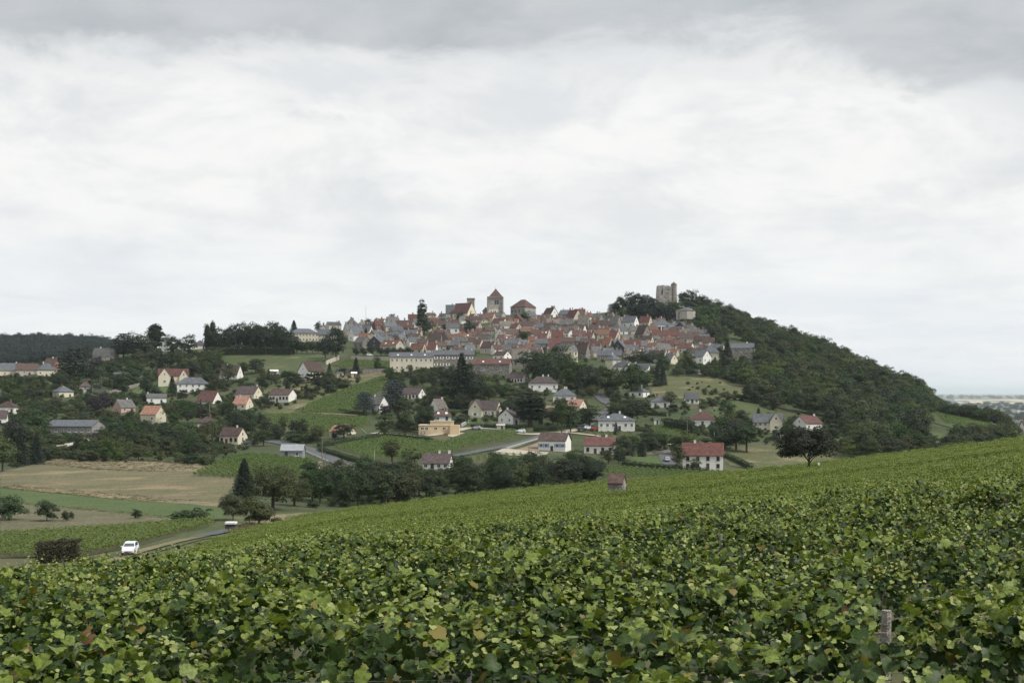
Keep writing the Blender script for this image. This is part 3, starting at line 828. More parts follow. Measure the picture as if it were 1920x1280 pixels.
plot('dark green vine plot with slanting rows beside the blue-grey shed', [(360, 893), (432, 857), (470, 852), (560, 861), (590, 866), (592, 898), (480, 901)], (500, 860), (578, 897), 1.7, dens=22, wd=0.22)
plot('tall green vine plot climbing the hill below the long cream building', [(548, 772), (640, 733), (728, 703), (722, 728), (690, 752), (672, 777), (600, 775)], (565, 768), (705, 712), 1.9, dens=11, size=0.5)
plot('broad green vine plot under the earth path, above the white gable', [(482, 781), (520, 777), (690, 784), (692, 797), (630, 812), (560, 808), (505, 795)], (500, 786), (640, 800), 1.8, dens=12, size=0.45)
plot('long green vine plot in front of the ochre flat-roofed building', [(628, 838), (700, 821), (745, 818), (830, 829), (900, 812), (962, 806), (975, 812), (940, 827), (850, 846), (760, 862), (700, 862)], (660, 840), (930, 815), 1.7, dens=14, size=0.4)
plot('small terrace of vines below the long stone wall', [(624, 688), (652, 675), (734, 679), (734, 690)], (640, 683), (730, 685), 1.8, dens=10, size=0.5)
plot('steep triangular vine plot beside the white hip-roofed house', [(1214, 828), (1222, 799), (1252, 797), (1318, 826), (1290, 833)], (1222, 802), (1300, 828), 1.8, dens=16, size=0.36, wd=0.2)
plot('narrow vine plot with wide bare gaps below the white hip-roofed house', [(1082, 810), (1180, 812), (1216, 826), (1180, 829), (1150, 819)], (1120, 810), (1140, 826), 2.6, dens=15, size=0.36, wd=0.2)
plot('striped vine plot just behind the crest of the near slope', [(1130, 900), (1140, 876), (1290, 884), (1375, 886), (1290, 897)], (1150, 877), (1190, 899), 1.9, dens=20, size=0.34, wd=0.2)
plot('thin vine plot with pale stakes above the belt of trees', [(878, 868), (884, 854), (1000, 855), (1005, 868)], (930, 854), (936, 868), 2.4, dens=9, size=0.36, h=1.4)
plot('green vine slope below the last trees of the hill', [(1748, 772), (1796, 781), (1862, 800), (1840, 806), (1770, 792)], (1760, 776), (1850, 802), 2.0, dens=9, size=0.5)
plot('level green vineyard beyond the road with the white car', [(0, 1046), (0, 1006), (150, 996), (300, 986), (402, 978), (392, 990), (330, 1003), (240, 1028), (150, 1044)], (20, 1030), (380, 984), 1.45, h=1.2, dens=34, size=0.26, mat='vine_mass', dmin=150)

# ------------------------------------------------------------------ buildings
RECTS = []                       # (xl, xr, ytop, ybase, D, footprint centre, radius) of every building, so that planting keeps clear of them
NAMED = []                       # (px, py, short phrase) things a tree or house can be described by


def frame_mesh(w_, h_):
    m = MB(); t = 0.07
    m.box((0, -0.03, h_ / 2 - t / 2), (w_, 0.06, t)); m.box((0, -0.03, -h_ / 2 + t / 2), (w_, 0.06, t))
    m.box((-w_ / 2 + t / 2, -0.028, 0), (t, 0.056, h_ - 2 * t)); m.box((w_ / 2 - t / 2, -0.028, 0), (t, 0.056, h_ - 2 * t))
    m.box((0, -0.026, 0), (t * 0.8, 0.05, h_ - 2 * t))
    m.box((0, -0.08, -h_ / 2 - 0.04), (w_ + 0.16, 0.16, 0.07))
    return m


WIN_ME = frame_mesh(1.0, 1.0).mesh('window', 'white_paint')
WIN_DARK = frame_mesh(1.0, 1.0).mesh('window', 'brown_paint')
PANE_ME = MB().box((0, -0.012, 0), (0.9, 0.02, 0.9)).mesh('pane', 'glass')
SHUT = {c: MB().box((0, -0.035, 0), (0.46, 0.05, 1.0)).mesh('shutter', c) for c in ('white_paint', 'brown_paint', 'blue_paint')}
m_ = MB(); m_.box((0, -0.03, 0), (1.0, 0.06, 1.0), 0); m_.box((0, -0.066, 0.0), (0.78, 0.012, 0.86), 1)
FAR_WIN = m_.mesh('window', ['white_paint', 'glass'])
FAR_WIN_STONE = m_.mesh('window', ['stone', 'glass'])
DOOR_ME = {c: MB().box((0, -0.03, 0), (1.0, 0.06, 1.0)).mesh('door', c) for c in ('brown_paint', 'white_paint', 'dark_board')}
SKYL = MB().box((0, 0, 0), (0.9, 1.2, 0.08)).mesh('roof_light', 'bright_white')


def face_matrix(p, t, n):
    return Matrix(((t.x, -n.x, 0, p.x), (t.y, -n.y, 0, p.y), (0, 0, 1, p.z), (0, 0, 0, 1)))


def put_window(parent, p, t, n, w_, h_, style='near', sh=None, frame='white'):
    me = (FAR_WIN if frame == 'white' else FAR_WIN_STONE) if style == 'far' else (WIN_ME if frame == 'white' else WIN_DARK)
    o = bpy.data.objects.new('window', me)
    o.matrix_local = face_matrix(p, t, n) @ Matrix.Diagonal((w_, 1, h_, 1)); link(o, parent)
    if style == 'near':
        obj('pane', PANE_ME, o)
        if sh:
            for s_ in (-1, 1): obj('shutter', SHUT[sh], o, (s_ * 0.76, 0, 0))
    elif sh:
        for s_ in (-1, 1): obj('shutter', SHUT[sh], o, (s_ * 0.78, 0, 0))
    return o


def gable_roof(m, O, u, v, L, W, ze, zr, ov=0.35, th=0.16, mi=0):
    """two sloping slabs; u along the ridge, v across"""
    run = W / 2; rise = zr - ze; k2 = ov * rise / run
    for s_ in (0, 1):
        e0 = O + v * (-ov if s_ == 0 else W + ov) - u * ov; e1 = e0 + u * (L + 2 * ov)
        r0 = O + v * (W / 2) - u * ov; r1 = r0 + u * (L + 2 * ov)
        z0, z1 = Vector((0, 0, ze - k2)), Vector((0, 0, zr)); T_ = Vector((0, 0, th))
        a = [e0 + z0, e1 + z0, r1 + z1, r0 + z1]
        m.add(a + [p + T_ for p in a], [(3, 2, 1, 0), (4, 5, 6, 7), (0, 1, 5, 4), (1, 2, 6, 5), (2, 3, 7, 6), (3, 0, 4, 7)], mi)


def hip_roof(m, O, u, v, L, W, ze, zr, ov=0.4, mi=0, inset=None):
    a = [O - u * ov - v * ov, O + u * (L + ov) - v * ov, O + u * (L + ov) + v * (W + ov), O - u * ov + v * (W + ov)]
    ins = min(L / 2, (W / 2 if inset is None else inset))
    r0, r1 = O + u * ins + v * W / 2, O + u * (L - ins) + v * W / 2
    lo, mid_, hi = Vector((0, 0, ze - 0.12)), Vector((0, 0, ze + 0.06)), Vector((0, 0, zr))
    if (r1 - r0).length < 0.4:
        v_ = [p + lo for p in a] + [p + mid_ for p in a] + [(r0 + r1) / 2 + hi]
        m.add(v_, [(3, 2, 1, 0), (0, 1, 5, 4), (1, 2, 6, 5), (2, 3, 7, 6), (3, 0, 4, 7), (4, 5, 8), (5, 6, 8), (6, 7, 8), (7, 4, 8)], mi)
    else:
        v_ = [p + lo for p in a] + [p + mid_ for p in a] + [r0 + hi, r1 + hi]
        m.add(v_, [(3, 2, 1, 0), (0, 1, 5, 4), (1, 2, 6, 5), (2, 3, 7, 6), (3, 0, 4, 7), (4, 5, 9, 8), (5, 6, 9), (6, 7, 8, 9), (7, 4, 8)], mi)


def body(m, O, u, v, L, W, ze, zr, gable=True, deep=5.0):
    a = [O, O + u * L, O + u * L + v * W, O + v * W]
    lo, hi = Vector((0, 0, -deep)), Vector((0, 0, ze))
    v_ = [p + lo for p in a] + [p + hi for p in a]
    f = [(0, 1, 5, 4), (2, 3, 7, 6), (3, 2, 1, 0)]
    if gable:
        v_ += [O + v * W / 2 + Vector((0, 0, zr - 0.02)), O + u * L + v * W / 2 + Vector((0, 0, zr - 0.02))]
        f += [(1, 2, 6, 9, 5), (3, 0, 4, 8, 7), (4, 5, 9, 8), (6, 7, 8, 9)]
    else:
        f += [(1, 2, 6, 5), (3, 0, 4, 7), (4, 5, 6, 7)]
    m.add(v_, f)


def house(label, xl, xc, xr, yb, ye, yr, mode='R', roof='tile_brown', wall='white_render', hip=False, win=None, sh=None, ch=1, cat='house',
          name='house', near=True, wd=None, group=None, frame='white', chm=None, wings=(), sky=0, door=True, floors=None, gwin=None, dmin=226.0,
          D=None, extra_ch=(), flat=False, ov=None):
    """a building measured by its corner columns, base, eaves and ridge; mode says which faces show"""
    pc = xc if mode in 'RL' else (xl + xr) / 2
    if D is None: D = hit(pc, yb, dmin)
    mpp = D / F
    zb = -(yb - HY) / F * D
    ang = math.atan((pc - CX) / F)
    d = Vector((math.sin(ang), math.cos(ang), 0)); r = Vector((math.cos(ang), -math.sin(ang), 0))
    ze, zr = (yb - ye) * mpp, (yb - yr) * mpp
    Wd = wd or (8.5 if near else 7.5)
    if mode in 'RL':
        gw, fw = ((xr - xc) if mode == 'R' else (xc - xl)) * mpp, ((xc - xl) if mode == 'R' else (xr - xc)) * mpp
        s_ = gw / Wd
        if s_ > 0.80: Wd = gw / 0.80; s_ = 0.80
        th = math.asin(s_); L = max(fw / math.cos(th), 1.3 if D < 200 else 3.0)
        sg = -1 if mode == 'R' else 1
        u = r * (sg * math.cos(th)) + d * math.sin(th); v = r * (-sg * math.sin(th)) + d * math.cos(th)
        O0 = Vector(((xc - CX) / F * D, D, zb))
    elif mode == 'F':
        L = (xr - xl) * mpp; u, v = r.copy(), d.copy(); O0 = Vector(((xl - CX) / F * D, D, zb))
        O0.y = D - (O0.x - (pc - CX) / F * D) * math.tan(ang) * 0
    else:                                                     # 'G': only the gable faces the viewer
        Wd = (xr - xl) * mpp; L = wd or 11.0; u, v = d.copy(), r.copy(); O0 = Vector(((xl - CX) / F * D, D, zb))
    ctr = O0 + u * L / 2 + v * Wd / 2
    root = empty(name, ctr, label, cat, group)
    O = O0 - ctr
    m = MB(); body(m, O, u, v, L, Wd, ze, zr, not hip and not flat)
    wm = m
    m2 = MB()
    if flat:
        m2.box(O + u * L / 2 + v * Wd / 2 + Vector((0, 0, ze + 0.12)), (L + 0.3, Wd + 0.3, 0.3), 0, Matrix((u, v, Vector((0, 0, 1)))).transposed())
    elif hip: hip_roof(m2, O, u, v, L, Wd, ze, zr, inset=None if hip is True else hip)
    else: gable_roof(m2, O, u, v, L, Wd, ze, zr, ov or (0.35 if near else 0.25))
    style = 'near' if near else 'far'
    for (wx0, wx1, wye, wyr, pr) in wings:                     # front-facing cross gables
        a0 = ((wx0 - xl) if mode != 'R' else (xc - wx1)) * mpp / (abs(u.dot(r)) or 1)
        wl = (wx1 - wx0) * mpp / (abs(u.dot(r)) or 1)
        Ow = O + u * a0 - v * pr
        body(wm, Ow, v, u, Wd / 2 + pr, wl, (yb - wye) * mpp, (yb - wyr) * mpp, True)
        gable_roof(m2, Ow, v, u, Wd / 2 + pr, wl, (yb - wye) * mpp, (yb - wyr) * mpp, 0.25)
        zz = (yb - wye) * mpp
        put_window(root, Ow + u * wl * 0.5 + Vector((0, 0, zz * 0.45)), u if u.dot(r) > 0 else -u, -v, 1.5, 1.3, style, sh, frame)
        put_window(root, Ow + u * wl * 0.5 + Vector((0, 0, zz + ((yb - wyr) * mpp - zz) * 0.30)), u if u.dot(r) > 0 else -u, -v, 0.8, 1.1, style, None, frame)
    wm.build('wall', wall, root); rf = m2.build('roof', roof, root)
    # openings on the two faces that show
    fl = floors or max(1, int(ze / 2.6))
    sc = 1.0 if near else 1.15
    nwin = win if win is not None else max(1, int(L / (3.3 if near else 4.2)))
    tu = u if u.dot(r) > 0 else -u
    fh = ze / fl
    if mode != 'G' or gwin:
        long_n = nwin if mode != 'G' else 0
        for f_ in range(fl):
            for q in range(long_n):
                a = (q + 0.5) / long_n
                skip = any((wx0 - 1 <= xl + (xr - xl) * a <= wx1 + 1) for (wx0, wx1, _, _, _) in wings) if mode != 'R' else any(wx0 - 1 <= xc - (xc - xl) * a <= wx1 + 1 for (wx0, wx1, _, _, _) in wings)
                if skip: continue
                p = O + u * L * a + Vector((0, 0, fh * (f_ + 0.56)))
                if door and f_ == 0 and q == long_n // 2 and near:
                    o = bpy.data.objects.new('door', DOOR_ME['brown_paint' if frame != 'white' else 'dark_board'])
                    o.matrix_local = face_matrix(O + u * L * a + Vector((0, 0, 1.05)), tu, -v) @ Matrix.Diagonal((1.0, 1, 2.1, 1)); link(o, root)
                else:
                    put_window(root, p, tu, -v, 1.05 * sc, min(1.35 * sc, fh * 0.55), style, sh, frame)
    if mode in 'RLG':
        tv = v if v.dot(r) > 0 else -v
        ng = gwin if gwin is not None else (1 if Wd * abs(v.dot(r)) > 2.5 else 0)
        for f_ in range(fl):
            for q in range(ng):
                if near is False and rnd.random() < 0.3: continue
                p = O + v * Wd * (q + 0.5) / ng + Vector((0, 0, fh * (f_ + 0.56)))
                put_window(root, p, tv, -u, 0.95 * sc, min(1.25 * sc, fh * 0.55), style, sh if ng == 1 else None, frame)
        if not hip and not flat and zr - ze > 2.4 and ng:
            put_window(root, O + v * Wd / 2 + Vector((0, 0, ze + (zr - ze) * 0.22)), tv, -u, 0.75, 0.95, style, None, frame)
    # chimneys on the ridge, roof lights on the slope
    for q in range(ch):
        a = rnd.choice((0.06, 0.94, 0.3, 0.72)) if q == 0 else rnd.uniform(0.2, 0.8)
        if hip: a = 0.3 + 0.4 * a
        cw = rnd.uniform(0.55, 0.8) if near else rnd.uniform(.7, 1.2)
        p = O + u * L * a + v * Wd * 0.5
        ct = .8 if near else rnd.uniform(.7, 1.7)
        cm = MB().box(p + Vector((0, 0, zr + (ct - 1.0) / 2)), (cw, cw * .7, ct + 1.0)); cm.box(p + Vector((0, 0, zr + ct + .06)), (cw + 0.16, cw * .7 + 0.16, 0.12))
        cm.build('chimney', chm or (rnd.choice(('white_render', 'chimney_brick')) if near else rnd.choice(('chimney_brick', 'stone', 'pale_render'))), root)
    for q in range(sky):
        a = (q + 0.6) / (sky + 0.2); sl = math.atan2(zr - ze, Wd / 2)
        o = bpy.data.objects.new('roof_light', SKYL)
        p = O + u * L * a + v * Wd * 0.20 + Vector((0, 0, ze + (zr - ze) * 0.40 + 0.22))
        e_u, e_v = u, (v * math.cos(sl) + Vector((0, 0, math.sin(sl)))); e_n = e_u.cross(e_v)
        o.matrix_local = Matrix(((e_u.x, e_v.x, e_n.x, p.x), (e_u.y, e_v.y, e_n.y, p.y), (e_u.z, e_v.z, e_n.z, p.z), (0, 0, 0, 1))); link(o, rf)
    RECTS.append((xl, xr, yr, yb, D, (ctr.x, ctr.y), 0.5 * math.hypot(L, Wd)))
    return root


TR, TB, TDK, TO, TS, SL, SG, SD, SR = 'tile_red', 'tile_brown', 'tile_dark', 'tile_orange', 'tile_salmon', 'slate', 'slate_grey', 'slate_dark', 'stone_roof'
WH, CR, PA, ST, GS = 'white_render', 'cream_render', 'pale_render', 'stone', 'grey_stone'
G1 = 'houses on the slopes below the village'


def H(short, label, *a, **k2):
    o = house(label, *a, group=k2.pop('group', G1), **k2)
    NAMED.append(((a[0] + a[2]) / 2, a[3], a[4], short)); return o


# houses scattered over the slopes
H('the slate mansard house', 'grey mansard-roofed house at the picture edge under the forest', -8, 20, 46, 707, 694, 680, 'F', SL, CR, win=5, hip=2.0, sky=0)
H('the long red roof', 'long low house with red tiled roof between two slate roofs', 30, 50, 69, 704, 693, 681, 'F', TB, PA)
H('the slate hip beside the long red roof', 'slate hip-roofed house with pale roof ridge left of the big cedar', 70, 86, 103, 707, 693, 680, 'F', SL, CR, hip=True, chm='white_render')
H('the brick villa', 'red tiled brick villa behind the slate hip roof and cedar', 82, 100, 113, 699, 684, 671, 'R', TB, 'brick', ch=2)
H('the grey roof in the trees', 'pale grey steep roof standing out of the trees below the forest', 174, 212, 222, 677, 667, 652, 'R', SG, PA)
H('the small brown-roofed house', 'small brown-roofed house behind the pole among dark trees', 149, 159, 170, 732, 724, 714, 'F', TDK, PA, hip=True)
H('the slate bungalow', 'white bungalow with pyramid slate roof in the gardens', 99, 111, 137, 746, 734, 722, 'L', SL, CR, hip=True)
H('the white house at the edge', 'white house with red hip roof at the left picture edge', -6, 26, 36, 777, 763, 751, 'R', TB, WH, hip=True, win=4, frame='dark')
H('the brown roof at the edge', 'white house with dark brown roof cut by the left picture edge', -10, 12, 15, 796, 783, 769, 'R', TDK, WH)
H('the long stone shed', 'long grey stone workshop with low slate roof and white windows', 90, 172, 197, 816, 799, 788, 'R', SL, 'grey_stone', wd=13, win=7, floors=1, ch=0, gwin=3, door=False)
H('the salmon-roofed cream house', 'tall cream house with salmon tiled roof among dense trees', 264, 292, 311, 795, 776, 761, 'R', TS, CR, ch=0, win=2)
H('the pink gable', 'grey-roofed cottage with a pink gable', 211, 227, 253, 774, 763, 749, 'L', SG, 'pink_render')
H('the little white cottage', 'little white cottage with grey roof half hidden by shrubs', 275, 290, 311, 757, 745, 738, 'F', SG, WH)
H('the cream house with two gables', 'big cream house with red roof and two front gables above the lawn', 297, 325, 352, 722, 704, 691, 'F', TR, CR, win=2, wings=((297, 320, 706, 690, 3.0), (335, 352, 706, 692, 2.0)), wd=10)
H('the white slate-roofed house', 'two-storey white house with slate hip roof beside a dark fir', 332, 360, 390, 737, 719, 707, 'F', SL, WH, hip=True, win=5, floors=2)
H('the crimson roof', 'steep crimson-roofed house with blank white gable', 369, 399, 417, 757, 752, 733, 'R', TR, WH, gwin=0, ch=0)
H('the dark steep roof', 'steep dark-roofed white house partly behind a leafy tree', 412, 444, 456, 712, 702, 684, 'R', TDK, WH, win=3)
H('the grey-brown roof', 'cream house with wide dark grey roof above the orange roof', 442, 476, 493, 751, 738, 724, 'R', TDK, CR, gwin=2)
H('the orange roof', 'small cream house with bright salmon roof and chimney', 437, 461, 475, 768, 757, 743, 'R', TS, CR)
H('the house with the balcony', 'white house with brown roof and a row of brown-framed windows', 504, 541, 557, 754, 740, 729, 'R', TB, WH, win=6, frame='dark', wd=9, gwin=0)
H('the tall white gable', 'large white house with tall left gable and brown dormer roof', 558, 578, 609, 712, 695, 678, 'L', TB, WH, win=4, sh=None, wd=9)
H('the brown-roofed cream house', 'cream house with brown roof near the blue-grey shed', 412, 446, 464, 833, 817, 802, 'R', TB, CR, win=4, frame='dark')
H('the half-hidden brown roof', 'brown hip roof half hidden by a willow', 370, 388, 405, 803, 792, 780, 'F', TB, PA, hip=True)
H('the pale gable with salmon roof', 'low white house with salmon roof and wide gable behind the hedge', 618, 645, 668, 817, 809, 796, 'R', TS, CR, ch=0)
H('the grey roof by the blue cedar', 'white house with grey roof between blue cedar and purple plum', 688, 711, 729, 774, 758, 743, 'R', SG, WH, gwin=0)
H('the long white bungalow', 'long white bungalow with grey-brown roof right of the blue cedar', 752, 785, 798, 748, 738, 727, 'R', TDK, WH, win=5, frame='dark')
H('the beige steep roof', 'white house with steep beige-brown roof facing left', 804, 822, 839, 775, 765, 748, 'L', 'stone_roof', WH, ch=2)
H('the mauve low roof', 'low house with mauve-brown roof in front of the beige steep roof', 813, 830, 846, 790, 780, 768, 'F', TB, WH, sky=2, hip=2.0)
H('the cream villa', 'cream villa with dark brown roof and half-hipped front gable', 879, 930, 941, 783, 767, 751, 'R', TDK, CR, win=4, wings=((880, 905, 768, 749, 1.5),), wd=9, ch=0, sh='white_paint', gwin=2)
H('the white gable with blue shutters', 'white gabled house with pale blue shutters beside the gravel road', 934, 962, 974, 797, 780, 768, 'L', TDK, WH, sh='blue_paint', gwin=2)
H('the dark-roofed bungalow', 'white bungalow with dark brown roof just below the long red barn', 953, 980, 992, 718, 708, 697, 'R', TDK, WH, win=5, frame='dark')
H('the white hip-roofed villa', 'white villa with brown-grey hip roof and two white chimneys', 991, 1018, 1046, 734, 718, 705, 'F', TDK, WH, hip=True, ch=2, chm='white_render', win=4)
H('the slate hip roof', 'white house with pale slate hip roof above the salmon gable', 1037, 1058, 1080, 754, 741, 728, 'F', SL, WH, hip=True, ch=2, chm='white_render')
H('the salmon gable', 'low red-roofed house with salmon pink gable', 1062, 1087, 1100, 769, 761, 749, 'R', TS, 'cream_render', ch=0)
H('the big slate hip house', 'white two-storey house with big slate hip roof and two roof lights', 1122, 1156, 1190, 808, 788, 775, 'F', SL, WH, hip=True, win=6, sky=2, wd=12, chm='white_render')
H('the white house with blue windows', 'white house with red-brown roof and pale blue shutters by the road fork', 1009, 1060, 1071, 847, 826, 812, 'R', TB, WH, win=5, sh='blue_paint', floors=1, gwin=0)
H('the wide red-brown roof', 'white house with wide red-brown roof and one white chimney', 1095, 1151, 1156, 852, 835, 820, 'R', TR, WH, win=4, floors=1, frame='dark', chm='white_render')
H('the big red-roofed house', 'large cream house with long red roof and balcony behind the near crest', 1280, 1316, 1355, 880, 853, 831, 'F', TR, WH, win=4, floors=2, frame='dark', chm='white_render', wd=10)
H('the dark brown roof', 'white house with large dark brown roof behind the belt of trees', 792, 841, 850, 880, 868, 851, 'R', TDK, WH, win=4, chm='white_render', ch=2)
H('the red pyramid roof', 'low white house with bright red hip roof and white chimney', 1292, 1317, 1342, 799, 786, 771, 'F', TR, WH, hip=True, chm='white_render')
H('the double slate roof', 'cream house with two stepped slate roofs under the wood', 1412, 1438, 1466, 809, 791, 776, 'F', SL, CR, win=6, floors=2, wings=((1443, 1466, 790, 771, 0.8),), wd=9, ch=0)
H('the white gable under the wood', 'white house with red roof and wide left gable under the wood', 1486, 1512, 1541, 809, 793, 780, 'L', TR, WH, win=3, chm='white_render')
H('the tiny slate cottage', 'tiny white cottage with dark slate roof below the dry meadow', 1283, 1286, 1310, 756, 748, 737, 'L', SD, WH, win=3, ch=0)
H('the slate-hat bungalow', 'white bungalow with pointed slate roof behind a small tree', 1220, 1236, 1256, 764, 753, 741, 'F', SL, WH, hip=True)
H('the white cube house', 'small white house with slate roof at the edge of dark trees', 1180, 1206, 1218, 745, 734, 725, 'R', SL, WH, hip=True, frame='dark')
H('the house at the right edge', 'white gable with red roof at the right picture edge', 1912, 1921, 1936, 810, 799, 789, 'L', TR, WH)
H('the skyline gable', 'white gable peeping from the trees on the left skyline', 303, 316, 320, 657, 645, 632, 'L', SG, WH)
H('the dark roof on the skyline', 'small cream house with dark roof behind the tall poplars', 363, 375, 387, 654, 647, 637, 'F', SD, CR, hip=True)
H('the long cream building', 'long cream building with slate roof and terrace at the foot of the village', 731, 770, 812, 697, 669, 660, 'F', SL, CR, win=9, floors=2, wd=12, sky=3, ch=2)
H('the grey shuttered row', 'grey house row with white shutters beside the long cream building', 812, 850, 889, 690, 665, 656, 'F', SL, 'stone', win=7, floors=2, sh='white_paint', ch=2)
H('the long red barn', 'long grey stone barn with red tiled roof', 886, 955, 960, 704, 682, 672, 'R', TR, 'stone', win=2, floors=1, wd=10, ch=0, sky=2, door=False)
H('the school', 'long pale school building with slate roof and rows of tall windows', 542, 575, 596, 641, 624, 615, 'F', SL, CR, hip=True, win=9, floors=2, ch=0, wd=12, name='school_building', cat='building', door=False)
H('the school annex', 'lower annex with slate roof beside the tall dark tree', 596, 606, 632, 643, 627, 617, 'F', SL, PA, win=5, floors=2, ch=0)
H('the slate manor', 'large slate-roofed stone house with chimneys at the wood edge', 1368, 1412, 1416, 674, 652, 643, 'R', SL, 'stone', win=3, floors=2, wd=10)
H('the manor rear wing', 'slate-roofed wing with many chimneys behind the stone manor', 1361, 1384, 1399, 660, 645, 634, 'F', SL, PA, hip=True, ch=4, D=985)
H('the cream hip house', 'cream house with pointed slate roof on the village edge', 1319, 1334, 1348, 676, 661, 645, 'F', SL, CR, hip=True)
H('the white barn gable', 'slate-roofed house with white gable above the veranda', 1298, 1318, 1334, 684, 668, 656, 'R', SL, WH, gwin=2)
H('the white pyramid house', 'tall white house with pyramid slate roof above the dark low roofs', 1135, 1149, 1165, 694, 674, 663, 'L', SL, CR, hip=True)
H('the low dark roof', 'white house with low dark roof in front of the pyramid roof', 1151, 1175, 1183, 696, 687, 678, 'R', SD, WH)
H('the second low dark roof', 'long low dark-roofed house beside tall dark firs', 1180, 1215, 1219, 697, 690, 681, 'R', SD, WH)

